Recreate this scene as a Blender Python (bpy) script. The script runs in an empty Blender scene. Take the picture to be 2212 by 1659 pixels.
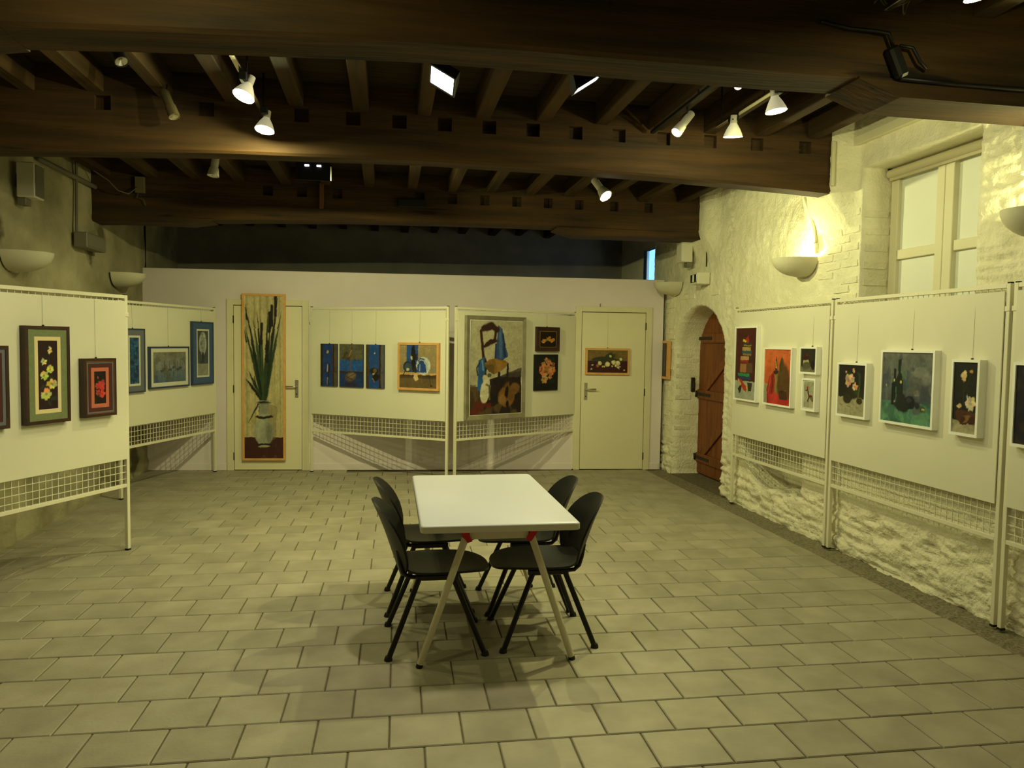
import bpy, bmesh, math, random
import numpy as np
from mathutils import Vector, Matrix, noise as mnoise

random.seed(7); rng = np.random.default_rng(7)
scene = bpy.context.scene
COL = scene.collection
PI = math.pi

# ------------------------------------------------------------------ camera, world, exposure
F_PX, PITCH, ROLL, YAW, CAM_H = 1613.9, -0.05464, 0.01496, 0.16855, 1.62
def cam_vec(x, y, z):
    c, s = math.cos(ROLL), math.sin(ROLL); X = c*x - s*y; Y = s*x + c*y
    cp, sp = math.cos(PITCH), math.sin(PITCH); up = Y*cp + z*sp; fw = z*cp - Y*sp
    cy, sy = math.cos(YAW), math.sin(YAW)
    return Vector((X*cy + fw*sy, -X*sy + fw*cy, up))
cam_d = bpy.data.cameras.new('camera'); cam = bpy.data.objects.new('camera', cam_d); COL.objects.link(cam)
cam_d.sensor_width = 36.0; cam_d.sensor_fit = 'HORIZONTAL'; cam_d.lens = F_PX*36.0/2212.0; cam_d.clip_end = 60
_r, _u, _f = cam_vec(1,0,0), cam_vec(0,1,0), cam_vec(0,0,1)
cam.matrix_world = Matrix(((_r.x,_u.x,-_f.x,0),(_r.y,_u.y,-_f.y,0),(_r.z,_u.z,-_f.z,CAM_H),(0,0,0,1)))
scene.camera = cam
world = bpy.data.worlds.new('world'); scene.world = world; world.use_nodes = True
world.node_tree.nodes['Background'].inputs[0].default_value = (0.25, 0.45, 1.0, 1)
world.node_tree.nodes['Background'].inputs[1].default_value = 0.25      # dusk sky outside, reaches the room only through openings
vs = scene.view_settings
vs.view_transform = 'Standard'; vs.look = 'None'; vs.gamma = 1.0; vs.use_curve_mapping = False
vs.exposure = EXPOSURE = 0.55
WARM = (1.0, 0.975, 0.44)        # colour of the lamps as the camera recorded it
P_PAR, P_FLOOD, P_SPOT, P_UP, P_REAR = 16.0, 17.0, 60.0, 9.0, 34.0

# ------------------------------------------------------------------ helpers
def lin(c):
    return tuple(((v/255.0)/12.92 if v/255.0 <= 0.04045 else ((v/255.0+0.055)/1.055)**2.4) for v in c)
def tag(o, label=None, cat=None, group=None, kind=None):
    if label: o['label'] = label
    if cat: o['category'] = cat
    if group: o['group'] = group
    if kind: o['kind'] = kind
    return o
def thing(name, loc=(0,0,0), rz=0.0, label=None, cat=None, group=None, kind=None):
    o = bpy.data.objects.new(name, None); COL.objects.link(o); o.empty_display_size = 0.1
    o.location = loc; o.rotation_euler = (0,0,rz)
    return tag(o, label, cat, group, kind)
class MB:
    def __init__(s): s.v = []; s.f = []
    def add(s, vs_, fs_):
        n = len(s.v); s.v += [tuple(p) for p in vs_]; s.f += [tuple(i+n for i in f) for f in fs_]; return s
    def box(s, x0, x1, y0, y1, z0, z1, M=None):
        p = [(x,y,z) for z in (z0,z1) for y in (y0,y1) for x in (x0,x1)]
        if M: p = [M @ Vector(q) for q in p]
        return s.add(p, [(0,2,3,1),(4,5,7,6),(0,1,5,4),(2,6,7,3),(0,4,6,2),(1,3,7,5)])
    def bbox(s, x0, x1, y0, y1, z0, z1, b=0.004, M=None):      # bevelled box (two-step corners on all edges)
        xs, ys, zs = (x0,x1),(y0,y1),(z0,z1); V = []; idx = {}
        for k in range(2):
            for j in range(2):
                for i in range(2):
                    sx, sy, sz = (1,-1)[i], (1,-1)[j], (1,-1)[k]; P = (xs[i],ys[j],zs[k])
                    for a, d in enumerate(((0,1,1),(1,0,1),(1,1,0))):
                        idx[i,j,k,a] = len(V); V.append((P[0]+sx*b*d[0], P[1]+sy*b*d[1], P[2]+sz*b*d[2]))
        F = []
        for i in range(2):
            F.append([idx[i,0,0,0],idx[i,1,0,0],idx[i,1,1,0],idx[i,0,1,0]][::(-1 if i==0 else 1)])
            F.append([idx[0,i,0,1],idx[1,i,0,1],idx[1,i,1,1],idx[0,i,1,1]][::(1 if i==0 else -1)])
            F.append([idx[0,0,i,2],idx[1,0,i,2],idx[1,1,i,2],idx[0,1,i,2]][::(-1 if i==0 else 1)])
        for a in range(2):
            for c in range(2):
                F.append([idx[0,a,c,1],idx[1,a,c,1],idx[1,a,c,2],idx[0,a,c,2]])
                F.append([idx[a,0,c,0],idx[a,1,c,0],idx[a,1,c,2],idx[a,0,c,2]])
                F.append([idx[a,c,0,0],idx[a,c,1,0],idx[a,c,1,1],idx[a,c,0,1]])
        for k in range(2):
            for j in range(2):
                for i in range(2): F.append([idx[i,j,k,0],idx[i,j,k,1],idx[i,j,k,2]])
        if M: V = [M @ Vector(q) for q in V]
        return s.add(V, F)
    def tube(s, path, r, n=10, cap=True):
        path = [Vector(p) for p in path]; rr = r if isinstance(r,(list,tuple)) else [r]*len(path)
        t0 = (path[1]-path[0]).normalized(); a = Vector((0,0,1)) if abs(t0.z) < .9 else Vector((1,0,0))
        nrm = t0.cross(a).normalized(); V = []
        for i, p in enumerate(path):
            t = (path[min(i+1,len(path)-1)]-path[max(i-1,0)]).normalized()
            nrm = (nrm - t*nrm.dot(t)).normalized(); b = t.cross(nrm)
            for k in range(n):
                q = 2*PI*k/n; V.append(p + (nrm*math.cos(q)+b*math.sin(q))*rr[i])
        F = [(i*n+k, i*n+(k+1)%n, (i+1)*n+(k+1)%n, (i+1)*n+k) for i in range(len(path)-1) for k in range(n)]
        if cap: F += [tuple(range(n))[::-1], tuple(range((len(path)-1)*n, len(path)*n))]
        return s.add(V, F)
    def lathe(s, prof, n=20, M=None, a0=0.0, a1=2*PI, sy=1.0):
        full = abs(a1-a0-2*PI) < 1e-6; m = n if full else n+1; V = []
        for r, z in prof:
            for k in range(m):
                q = a0+(a1-a0)*k/n; V.append(Vector((r*math.cos(q), r*math.sin(q)*sy, z)))
        if M: V = [M @ q for q in V]
        F = []
        for i in range(len(prof)-1):
            for k in range(n):
                k2 = (k+1) % m if full else k+1
                F.append((i*m+k, i*m+k2, (i+1)*m+k2, (i+1)*m+k))
        return s.add(V, F)
    def prism(s, poly, y0, y1, axes='xz', M=None):
        n = len(poly)
        def P(a, b, d): return {'xz':(a,d,b),'xy':(a,b,d),'yz':(d,a,b)}[axes]
        V = [P(a,b,y0) for a,b in poly]+[P(a,b,y1) for a,b in poly]
        if M: V = [M @ Vector(q) for q in V]
        F = [tuple(range(n)), tuple(range(n,2*n))[::-1]]+[(i,i+n,(i+1)%n+n,(i+1)%n) for i in range(n)]
        return s.add(V, F)
    def mesh(s, name, mat, smooth=False):
        me = bpy.data.meshes.new(name); me.from_pydata([tuple(p) for p in s.v], [], s.f); me.materials.append(mat)
        bm = bmesh.new(); bm.from_mesh(me); bmesh.ops.recalc_face_normals(bm, faces=bm.faces); bm.to_mesh(me); bm.free()
        if smooth: me.shade_smooth()
        me.update(); return me
    def build(s, name, mat, parent=None, smooth=False, auto=None):
        o = bpy.data.objects.new(name, s.mesh(name, mat, smooth)); COL.objects.link(o)
        if parent: o.parent = parent
        if auto:
            o.data.shade_smooth(); o.data.set_sharp_from_angle(angle=math.radians(auto))
        return o
def dup(o, parent=None):
    c = o.copy(); COL.objects.link(c); c.parent = parent
    for ch in list(o.children): dup(ch, c)
    return c
def link_mesh(name, me, parent, loc=(0,0,0), rz=0.0):
    o = bpy.data.objects.new(name, me); COL.objects.link(o); o.parent = parent; o.location = loc; o.rotation_euler = (0,0,rz); return o
def aim(d):
    return Vector(d).normalized().to_track_quat('-Z','Y').to_matrix().to_4x4()

# ------------------------------------------------------------------ materials
def mat(name, c1, c2=None, rough=0.6, scale=8.0, stretch=(1,1,1), bump=0.0, bscale=40.0, metal=0.0, vary=0.0, spec=0.4, detail=4.0,
        emit=None, estr=0.0, spots=None, trans=0.0, coat=0.0, bdist=0.01):
    m = bpy.data.materials.new(name); m.use_nodes = True; nt = m.node_tree; N = nt.nodes; L = nt.links
    b = N['Principled BSDF']; b.inputs['Roughness'].default_value = rough; b.inputs['Metallic'].default_value = metal
    b.inputs['Specular IOR Level'].default_value = spec
    if coat: b.inputs['Coat Weight'].default_value = coat
    c1 = lin(c1); c2 = lin(c2) if c2 else c1
    tc = N.new('ShaderNodeTexCoord'); mp = N.new('ShaderNodeMapping'); mp.inputs['Scale'].default_value = stretch; L.new(tc.outputs['Object'], mp.inputs[0])
    oi = N.new('ShaderNodeObjectInfo')
    off = N.new('ShaderNodeVectorMath'); off.operation = 'MULTIPLY_ADD'; off.inputs[1].default_value = (1,1,1)
    L.new(mp.outputs[0], off.inputs[0])
    rv = N.new('ShaderNodeCombineXYZ'); L.new(oi.outputs['Random'], rv.inputs[0])
    sc = N.new('ShaderNodeVectorMath'); sc.operation = 'SCALE'; sc.inputs['Scale'].default_value = 37.0 if vary else 0.0; L.new(rv.outputs[0], sc.inputs[0]); L.new(sc.outputs[0], off.inputs[2])
    nz = N.new('ShaderNodeTexNoise'); nz.inputs['Scale'].default_value = scale; nz.inputs['Detail'].default_value = detail; L.new(off.outputs[0], nz.inputs['Vector'])
    rp = N.new('ShaderNodeValToRGB'); rp.color_ramp.elements[0].position = 0.3; rp.color_ramp.elements[1].position = 0.7
    rp.color_ramp.elements[0].color = (*c1,1); rp.color_ramp.elements[1].color = (*c2,1); L.new(nz.outputs['Fac'], rp.inputs[0])
    out = rp.outputs[0]
    if spots:      # worn patches of another colour: (colour, scale, threshold)
        s2 = N.new('ShaderNodeTexNoise'); s2.inputs['Scale'].default_value = spots[1]; s2.inputs['Detail'].default_value = 6; L.new(off.outputs[0], s2.inputs['Vector'])
        r2 = N.new('ShaderNodeValToRGB'); r2.color_ramp.elements[0].position = spots[2]; r2.color_ramp.elements[1].position = spots[2]+0.05; L.new(s2.outputs['Fac'], r2.inputs[0])
        mx = N.new('ShaderNodeMixRGB'); mx.inputs[2].default_value = (*lin(spots[0]),1); L.new(r2.outputs[0], mx.inputs[0]); L.new(out, mx.inputs[1]); out = mx.outputs[0]
    if vary:
        hs = N.new('ShaderNodeHueSaturation'); mr = N.new('ShaderNodeMapRange'); mr.inputs[3].default_value = 1-vary; mr.inputs[4].default_value = 1+vary
        L.new(oi.outputs['Random'], mr.inputs[0]); L.new(mr.outputs[0], hs.inputs['Value']); L.new(out, hs.inputs['Color']); out = hs.outputs[0]
    L.new(out, b.inputs['Base Color'])
    if bump:
        n2 = N.new('ShaderNodeTexNoise'); n2.inputs['Scale'].default_value = bscale; n2.inputs['Detail'].default_value = 5; L.new(off.outputs[0], n2.inputs['Vector'])
        bp = N.new('ShaderNodeBump'); bp.inputs['Strength'].default_value = bump; bp.inputs['Distance'].default_value = bdist
        L.new(n2.outputs['Fac'], bp.inputs['Height']); L.new(bp.outputs[0], b.inputs['Normal'])
    if emit:
        b.inputs['Emission Color'].default_value = (*emit,1); b.inputs['Emission Strength'].default_value = estr
    if trans: b.inputs['Transmission Weight'].default_value = trans
    return m
M = {}
M['tile']     = mat('concrete_tile', (148,140,120), (171,163,141), 0.6, 4, bump=0.15, bscale=60, vary=0.08, spec=0.35)
M['mortar']   = mat('mortar', (92,85,64), (112,104,80), 0.9, 20, bump=0.3)
M['gravel']   = mat('gravel_concrete', (96,90,70), (150,142,116), 0.9, 60, bump=0.8, bscale=70)
M['white']    = mat('whitewash', (222,217,190), (236,231,205), 0.85, 6, bump=0.6, bscale=48, spec=0.2, bdist=0.015)
M['brick']    = mat('whitewashed_brick', (222,217,190), (238,233,207), 0.85, 14, bump=0.8, bscale=55, spec=0.2, vary=0.02, bdist=0.012)
M['rubble']   = mat('whitewashed_rubble', (226,220,192), (240,234,207), 0.9, 9, bump=0.7, bscale=40, spec=0.2, bdist=0.02, spots=((150,104,72), 7.0, 0.735))
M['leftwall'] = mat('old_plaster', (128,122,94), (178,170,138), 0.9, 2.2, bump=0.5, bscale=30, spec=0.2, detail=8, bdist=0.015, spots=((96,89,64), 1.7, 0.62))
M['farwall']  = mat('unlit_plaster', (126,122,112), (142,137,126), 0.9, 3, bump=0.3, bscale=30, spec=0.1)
M['part']     = mat('painted_partition', (222,211,211), (227,216,217), 0.7, 3, spec=0.3)
M['door']     = mat('cream_door_paint', (222,215,182), (226,219,187), 0.5, 3, spec=0.4)
M['trim']     = mat('cream_trim_paint', (216,209,176), (222,215,182), 0.5, 5, spec=0.4)
M['beam']     = mat('old_oak', (40,29,13), (77,53,22), 0.75, 2.2, (0.5,6,6), bump=0.5, bscale=7, spec=0.3, detail=7, spots=((22,15,8), 1.3, 0.66))
M['joist']    = mat('dark_joist', (50,38,20), (74,55,29), 0.8, 2.2, (6,0.5,6), bump=0.4, bscale=7, spec=0.2, detail=6, vary=0.12)
M['boards']   = mat('ceiling_boards', (46,36,21), (64,51,31), 0.85, 3, (0.4,8,1), bump=0.3, bscale=9, spec=0.2)
M['plank']    = mat('door_plank_wood', (104,58,26), (138,80,37), 0.6, 3, (6,6,0.5), bump=0.4, bscale=8, spec=0.35, vary=0.08)
M['panel']    = mat('panel_board', (221,217,195), (225,221,200), 0.75, 2, spec=0.25)
M['frame_w']  = mat('panel_frame_enamel', (226,221,196), (230,225,201), 0.4, 3, spec=0.5)
M['rubber']   = mat('black_rubber', (24,23,20), rough=0.7)
M['chair']    = mat('black_plastic', (17,16,14), (22,21,18), 0.45, 12, bump=0.08, bscale=200, spec=0.35)
M['chairleg'] = mat('black_tube', (13,12,11), rough=0.38, spec=0.4)
M['ttop']     = mat('white_laminate', (196,196,203), (200,200,208), 0.38, 2, spec=0.5)
M['tedge']    = mat('laminate_edge', (206,200,176), rough=0.5)
M['tleg']     = mat('cream_enamel', (214,206,178), rough=0.4, spec=0.5)
M['red']      = mat('red_plastic', (190,22,38), rough=0.4)
M['steel']    = mat('brushed_steel', (196,192,176), rough=0.3, metal=0.9)
M['chrome']   = mat('chrome', (214,212,200), rough=0.18, metal=1.0)
M['iron']     = mat('black_iron', (30,28,24), (44,40,34), 0.6, 12, spec=0.4)
M['black']    = mat('black_metal', (14,14,15), rough=0.5)
M['whitepl']  = mat('white_plastic', (214,210,190), rough=0.45)
M['greypl']   = mat('grey_plastic', (112,108,90), rough=0.55)
M['sensor']   = mat('dark_lens', (20,24,34), rough=0.15, spec=0.6)
M['bowl']     = mat('plaster_bowl', (198,193,168), (206,201,176), 0.8, 5, bump=0.1)
M['pane']     = mat('frosted_pane', (226,229,218), (230,233,223), 0.55, 2, spec=0.4)
M['winframe'] = mat('window_paint', (220,214,184), (225,219,190), 0.55, 3)
M['blind']    = mat('blind_fabric', (196,188,156), rough=0.8)
M['wirem']    = mat('nylon_thread', (140,134,104), rough=0.5)
M['cable']    = mat('pale_cable', (96,88,62), rough=0.6)
M['f_white']  = mat('frame_white', (246,246,240), rough=0.45)
M['f_pine']   = mat('frame_pine', (206,150,84), (222,168,98), 0.5, 4, (3,3,3))
M['f_dark']   = mat('frame_dark', (44,24,20), (62,34,26), 0.4, 9, spec=0.5)
M['f_brown']  = mat('frame_brown', (84,50,28), (104,64,36), 0.45, 9, spec=0.5)
M['f_grey']   = mat('frame_silver', (128,120,100), (156,148,126), 0.4, 9, metal=0.3, spec=0.5)
M['f_blue']   = mat('frame_blue', (44,56,84), (54,68,98), 0.5, 9)
M['f_gold']   = mat('frame_gold', (180,140,70), rough=0.35, metal=0.5)
M['m_green']  = mat('mount_green', (112,122,84), (122,132,94), 0.8, 60)
M['m_cream']  = mat('mount_cream', (226,208,158), rough=0.8)
M['m_white']  = mat('mount_white', (206,204,190), rough=0.8)
M['m_pink']   = mat('mount_rose', (196,106,78), rough=0.8)
M['m_maroon'] = mat('mount_maroon', (76,34,30), rough=0.8)
M['m_blue']   = mat('mount_blue', (58,82,120), (70,94,132), 0.8, 40)
M['m_grey']   = mat('mount_grey', (104,106,114), rough=0.8)
M['canvasback'] = mat('canvas_edge', (34,40,56), rough=0.8)
M['lamp_on']  = mat('lit_lamp_face', (255,255,240), rough=0.4, emit=(1.0,0.97,0.74), estr=14.0)
M['flood_on'] = mat('lit_flood_glass', (255,255,255), rough=0.4, emit=(1.0,0.97,0.92), estr=14.0)
M['spot_red'] = mat('lit_reddish_bulb', (255,230,220), rough=0.4, emit=(1.0,0.72,0.60), estr=7.0)
M['led']      = mat('small_lit_led', (255,255,255), rough=0.4, emit=(0.9,0.95,1.0), estr=5.0)  # emissive colour standing in for lamp light leaking through the rear flood's vents
M['parglass'] = mat('frosted_lamp_glass', (236,232,200), rough=0.4, emit=(1.0,0.93,0.6), estr=0.16)
M['cangrey']  = mat('dull_can_metal', (92,82,58), rough=0.4, metal=0.3)
M['oldpine']  = mat('aged_batten', (96,62,28), (116,78,38), 0.7, 6)
M['daylight'] = mat('dusk_daylight_pane', (90,140,220), rough=0.5, emit=(0.16,0.40,0.95), estr=1.6)
def attr_mat():
    m = bpy.data.materials.new('oil_paint'); m.use_nodes = True; nt = m.node_tree; b = nt.nodes['Principled BSDF']
    a = nt.nodes.new('ShaderNodeAttribute'); a.attribute_name = 'Paint'; nt.links.new(a.outputs['Color'], b.inputs['Base Color'])
    b.inputs['Roughness'].default_value = 0.5; b.inputs['Specular IOR Level'].default_value = 0.3
    n = nt.nodes.new('ShaderNodeTexNoise'); n.inputs['Scale'].default_value = 120; bp = nt.nodes.new('ShaderNodeBump'); bp.inputs['Strength'].default_value = 0.15
    tc = nt.nodes.new('ShaderNodeTexCoord'); nt.links.new(tc.outputs['Object'], n.inputs['Vector']); bp.inputs['Distance'].default_value = 0.005
    nt.links.new(n.outputs['Fac'], bp.inputs['Height']); nt.links.new(bp.outputs[0], b.inputs['Normal']); return m
M['paint'] = attr_mat()
# ------------------------------------------------------------------ floor
XR, XL, YB = 3.60, -2.88, 9.475          # right wall face, left wall face, partition line at x = 0
floor = MB().box(-3.3, 3.33, -2.2, 13.2, -0.12, -0.008).build('floor', M['mortar']); tag(floor, kind='structure')
strip = MB(); nx, ny = 10, 420
xs = np.linspace(3.325, 3.72, nx); ys = np.linspace(-2.0, 10.0, ny)
V = [(x, y, -0.012 + 0.008*mnoise.noise((x*26, y*26, 0)) + 0.008*mnoise.noise((x*60, y*60, 3))) for y in ys for x in xs]
strip.add(V, [(j*nx+i, j*nx+i+1, (j+1)*nx+i+1, (j+1)*nx+i) for j in range(ny-1) for i in range(nx-1)])
so = strip.build('gravel_edge_strip', M['gravel'], floor); so['label'] = 'dark pebbly concrete strip along the foot of the wall'
niche_floor = MB().box(3.6, 4.1, 7.4, 9.1, -0.12, -0.004).build('threshold', M['mortar'], floor)
TH = -0.018; TW, TD = 0.300, 0.2665
ct, st = math.cos(TH), math.sin(TH)
def tile_xy(t, n): return (t*ct - n*st, t*st + n*ct)
g = 0.0034
tile_me = MB()
a, b_ = TW/2-g, TD/2-g; bev = 0.004
tile_me.add([(-a,-b_,-0.02),(a,-b_,-0.02),(a,b_,-0.02),(-a,b_,-0.02),(-a,-b_,-bev),(a,-b_,-bev),(a,b_,-bev),(-a,b_,-bev),
             (-a+bev,-b_+bev,0),(a-bev,-b_+bev,0),(a-bev,b_-bev,0),(-a+bev,b_-bev,0)],
            [(0,1,5,4),(1,2,6,5),(2,3,7,6),(3,0,4,7),(4,5,9,8),(5,6,10,9),(6,7,11,10),(7,4,8,11),(8,9,10,11)])
tme = tile_me.mesh('tile', M['tile'])
cells = []
for r in range(-18, 40):
    n0 = 2.93 + TD*r + TD/2
    for k in range(-14, 14):
        t0 = (-0.33 if r % 2 == 0 else -0.49) + TW*k + TW/2
        x, y = tile_xy(t0, n0)
        lim = YB - 0.067*x - TD/2
        if x < XL - 0.1 or x + TW/2 > 3.36 or y > lim + 0.1: continue
        # in view of the photograph?
        d = Vector((x, y, -CAM_H)); cx_, cy_, cz_ = d.dot(_r), d.dot(_u), d.dot(_f)
        vis = cz_ > 0.3 and abs(cx_/cz_*F_PX) < 1160 and abs(cy_/cz_*F_PX) < 870
        cells.append((0 if vis else 1, d.length, x, y))
cells.sort()
rest = MB()
for i, (inv, dist, x, y) in enumerate(cells):
    if i < 300 and not inv:
        o = link_mesh('tile', tme, floor, (x, y, random.uniform(-0.0012, 0.0004)), TH + random.uniform(-.003,.003))
    else:
        R = Matrix.Translation((x, y, random.uniform(-0.001, 0.0003))) @ Matrix.Rotation(TH, 4, 'Z')
        rest.add([R @ Vector(p) for p in tile_me.v], tile_me.f)
# cut tiles along the gravel strip and the partition
for r in range(-18, 40):
    n0 = 2.93 + TD*r + TD/2; ks = [(-0.33 if r % 2 == 0 else -0.49) + TW*k + TW/2 for k in range(-14, 14)]
    last = max((t for t in ks if tile_xy(t, n0)[0] + TW/2 <= 3.36), default=None)
    if last is None: continue
    e = last + TW/2; w = 3.345 - tile_xy(e, n0)[0]; y = tile_xy(e, n0)[1]
    if w > 0.04 and y < YB - 0.28:
        R = Matrix.Translation((*tile_xy(e + w/2, n0), 0)) @ Matrix.Rotation(TH, 4, 'Z') @ Matrix.Diagonal((w/TW, 1, 1, 1))
        rest.add([R @ Vector(p) for p in tile_me.v], tile_me.f)
ro = rest.build('tile_field', M['tile'], floor); ro['kind'] = 'stuff'

# ------------------------------------------------------------------ right wall (whitewashed brick and rubble)
def fbm(p, o=4): return mnoise.fractal(Vector(p), 1.0, 2.0, o, noise_basis='PERLIN_ORIGINAL')
def arch_in(y, z, m=0.0):
    q = (y-8.25)/(0.70+m)
    return abs(q) < 1 and z < 1.56 + (0.53+m)*math.sqrt(1-q*q)
def win_in(y, z): return 4.11 < y < 5.269 and 1.25 < z < 3.0
def niche_in(y, z):
    if not (5.965 < y < 7.06 and z < 0.98): return False
    lo = 0.24 + 0.03*math.sin(y*9) + (0.07 if y < 6.2 else 0)
    if y > 6.62: lo += 0.42*(1-math.sqrt(max(0, 1-((y-6.62)/0.44)**2)))
    return z > lo
def sstep(a_, b2, v): 
    t_ = max(0.0, min(1.0, (v-a_)/(b2-a_))); return t_*t_*(3-2*t_)
def right_x(y, z):
    rub = max(0.0, min(1.0, (0.40 + 0.05*mnoise.noise((0, y*1.7, 5)) - z)/0.05))
    n = 0.006*fbm((3, y*5, z*5)) + 0.006*mnoise.noise((9, y*16, z*16)) + 0.005*mnoise.noise((9, y*26, z*34))
    bed = abs(mnoise.noise((11, y*1.6, z*15 + 0.8*mnoise.noise((0, y*2, z*3)))))           # ragged courses of stone
    coarse = 0.020*mnoise.noise((1, y*6.5, z*10)) + 0.022*abs(mnoise.noise((2, y*13, z*18))) + 0.012*mnoise.noise((5, y*28, z*32)) - 0.030*max(0, 0.16-bed)/0.16
    pier = max(0.0, min(1.0, (4.13-y)/0.05)) * (1 if z > 0.4 else 0)     # rough stone pier beside the window
    near = max(0.0, min(1.0, 1-abs(y-7.48)/0.10))                          # ragged jamb of the arched doorway
    x = XR - n - (rub + 0.6*pier + 0.7*near)*coarse
    # masonry swelling out round the beam ends
    x -= 0.19*sstep(2.52,2.92,z)*sstep(5.31,5.44,y)*(1-sstep(5.75,6.15,y)) + 0.10*sstep(2.6,2.92,z)*sstep(7.7,8.0,y)*(1-sstep(8.5,8.9,y))
    if z < 0.4: x = max(x, 3.558)
    return x
wr = bmesh.new()
GS = 0.018; GY = np.arange(2.95, 9.76, GS); GZ = np.arange(-0.03, 3.45, GS)
def kind_at(y, z):
    return 'w' if win_in(y,z) else 'a' if arch_in(y,z) else 'n' if niche_in(y,z) else None
gv = [[wr.verts.new((0, y, z)) for z in GZ] for y in GY]
edge_kind = {}
for i in range(len(GY)-1):
    for j in range(len(GZ)-1):
        k = kind_at(GY[i]+GS/2, GZ[j]+GS/2)
        q = (gv[i][j], gv[i][j+1], gv[i+1][j+1], gv[i+1][j])
        if k is None: wr.faces.new(q)
        else:
            for v in q: edge_kind[v] = k
def snap(v, k):
    y, z = v.co.y, v.co.z
    if k == 'w':
        opts = [(abs(y-4.11),4.11,z),(abs(y-5.269),5.269,z),(abs(z-3.0),y,3.0),(abs(z-1.25),y,1.25)]
        _, v.co.y, v.co.z = min(opts)
    elif k == 'a':
        if z <= 1.56: v.co.y = 7.55 if y < 8.25 else 8.95
        else:
            q = math.atan2((z-1.56)/0.53, (y-8.25)/0.70); v.co.y = 8.25+0.70*math.cos(q); v.co.z = 1.56+0.53*math.sin(q)
        v.co.y += 0.010*mnoise.noise((7, z*9, 0)) + 0.006*mnoise.noise((8, z*30, 0))
    elif k == 'n':
        if abs(y-5.965) < .03: v.co.y = 5.965
bnd = {'w':[], 'a':[], 'n':[]}
for e in wr.edges:
    if len(e.link_faces) == 1:
        k0, k1 = edge_kind.get(e.verts[0]), edge_kind.get(e.verts[1])
        if k0 and k0 == k1 : bnd[k0].append(e)
for v in list(wr.verts):
    if not v.link_faces: wr.verts.remove(v)
for k in bnd:
    for v in {v for e in bnd[k] for v in e.verts}: snap(v, k)
for v in wr.verts: v.co.x = right_x(v.co.y, v.co.z)
for k, dep in (('w', 0.34), ('a', 0.40), ('n', 0.37)):
    es = bnd[k]
    for s_ in range(4):
        r_ = bmesh.ops.extrude_edge_only(wr, edges=es)
        nv = [g_ for g_ in r_['geom'] if isinstance(g_, bmesh.types.BMVert)]; es = [g_ for g_ in r_['geom'] if isinstance(g_, bmesh.types.BMEdge) and all(v in nv for v in g_.verts)]
        for v in nv:
            v.co.x = XR + dep*(s_+1)/4 + 0.004*mnoise.noise((v.co.x*8, v.co.y*12, v.co.z*12))
# niche back, rear and side extents of the wall
def quad(bm_, pts): bm_.faces.new([bm_.verts.new(p) for p in pts])
quad(wr, [(XR+0.366,5.9,0.15),(XR+0.366,7.15,0.15),(XR+0.366,7.15,1.05),(XR+0.366,5.9,1.05)])
quad(wr, [(XR,-2.2,0),(XR,2.96,0),(XR,2.96,3.44),(XR,-2.2,3.44)])
quad(wr, [(XR,9.74,0),(XR,13.0,0),(XR,13.0,2.30),(XR,9.74,2.30)]); quad(wr, [(XR,10.2,2.30),(XR,13.0,2.30),(XR,13.0,3.44),(XR,10.2,3.44)])
quad(wr, [(XR,9.74,2.95),(XR,10.2,2.95),(XR,10.2,3.44),(XR,9.74,3.44)])
# thickness behind the openings so no light leaks in
quad(wr, [(XR+.42,-2.2,0),(XR+.42,13.0,0),(XR+.42,13.0,3.44),(XR+.42,-2.2,3.44)])
bmesh.ops.recalc_face_normals(wr, faces=wr.faces)
me = bpy.data.meshes.new('wall_right'); wr.to_mesh(me); wr.free()
me.materials.append(M['white']); me.materials.append(M['rubble'])
for p in me.polygons:
    c = p.center; p.material_index = 1 if (c.z < 0.42 and 3 < c.y < 9.7) else 0
me.shade_smooth()
wall_right = bpy.data.objects.new('wall_right', me); COL.objects.link(wall_right); tag(wall_right, kind='structure')

# individual whitewashed bricks where the courses show through the paint
def brick_mesh(seed):
    r = random.Random(seed); w, h_, d = 0.210, 0.055, 0.013; b = 0.0045
    V = [(-w/2,0,-h_/2),(w/2,0,-h_/2),(w/2,0,h_/2),(-w/2,0,h_/2)]
    V += [(sx*(w/2-b)+r.uniform(-.006,.006), -d*r.uniform(.7,1.0), sz*(h_/2-b*.8)+r.uniform(-.003,.003)) for sx, sz in ((-1,-1),(1,-1),(1,1),(-1,1))]
    return MB().add(V, [(0,1,5,4),(1,2,6,5),(2,3,7,6),(3,0,4,7),(4,5,6,7)]).mesh('brick', M['brick'], False)
brick_mes = [brick_mesh(i) for i in range(6)]
def bricks(y_a, y_b, z_a, z_b, place, skip=lambda y,z: False, prob=0.85):
    row = 0; z = z_a
    while z < z_b:
        y = y_a - (0.11 if row % 2 else 0.0)
        while y < y_b:
            yc = y + 0.11
            if y_a+0.05 < yc < y_b-0.05 and not skip(yc, z) and random.random() < prob:
                o = link_mesh('brick', random.choice(brick_mes), wall_right)
                place(o, yc + random.uniform(-.006,.006), z + random.uniform(-.004,.004))
                o.scale.x = min(1.0, 2*min(yc-y_a, y_b-yc)/0.205) * random.uniform(.93,1.0)
            y += 0.22
        row += 1; z += 0.0655
def on_face(o, y, z): o.location = (XR+0.004, y, z); o.rotation_euler = (random.uniform(-.05,.05), random.uniform(-.02,.02), -PI/2)
bricks(5.28, 5.86, 2.02, 2.88, on_face)
bricks(5.28, 5.60, 1.95, 2.02, on_face)
bricks(8.96, 9.30, 0.42, 2.30, on_face, prob=0.8)
bricks(7.60, 8.95, 2.14, 2.30, on_face, skip=lambda y,z: arch_in(y,z,.06), prob=0.35)
def on_win_reveal(o, x, z): o.location = (x, 5.274, z); o.rotation_euler = (0, random.uniform(-.02,.02), 0)
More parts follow.
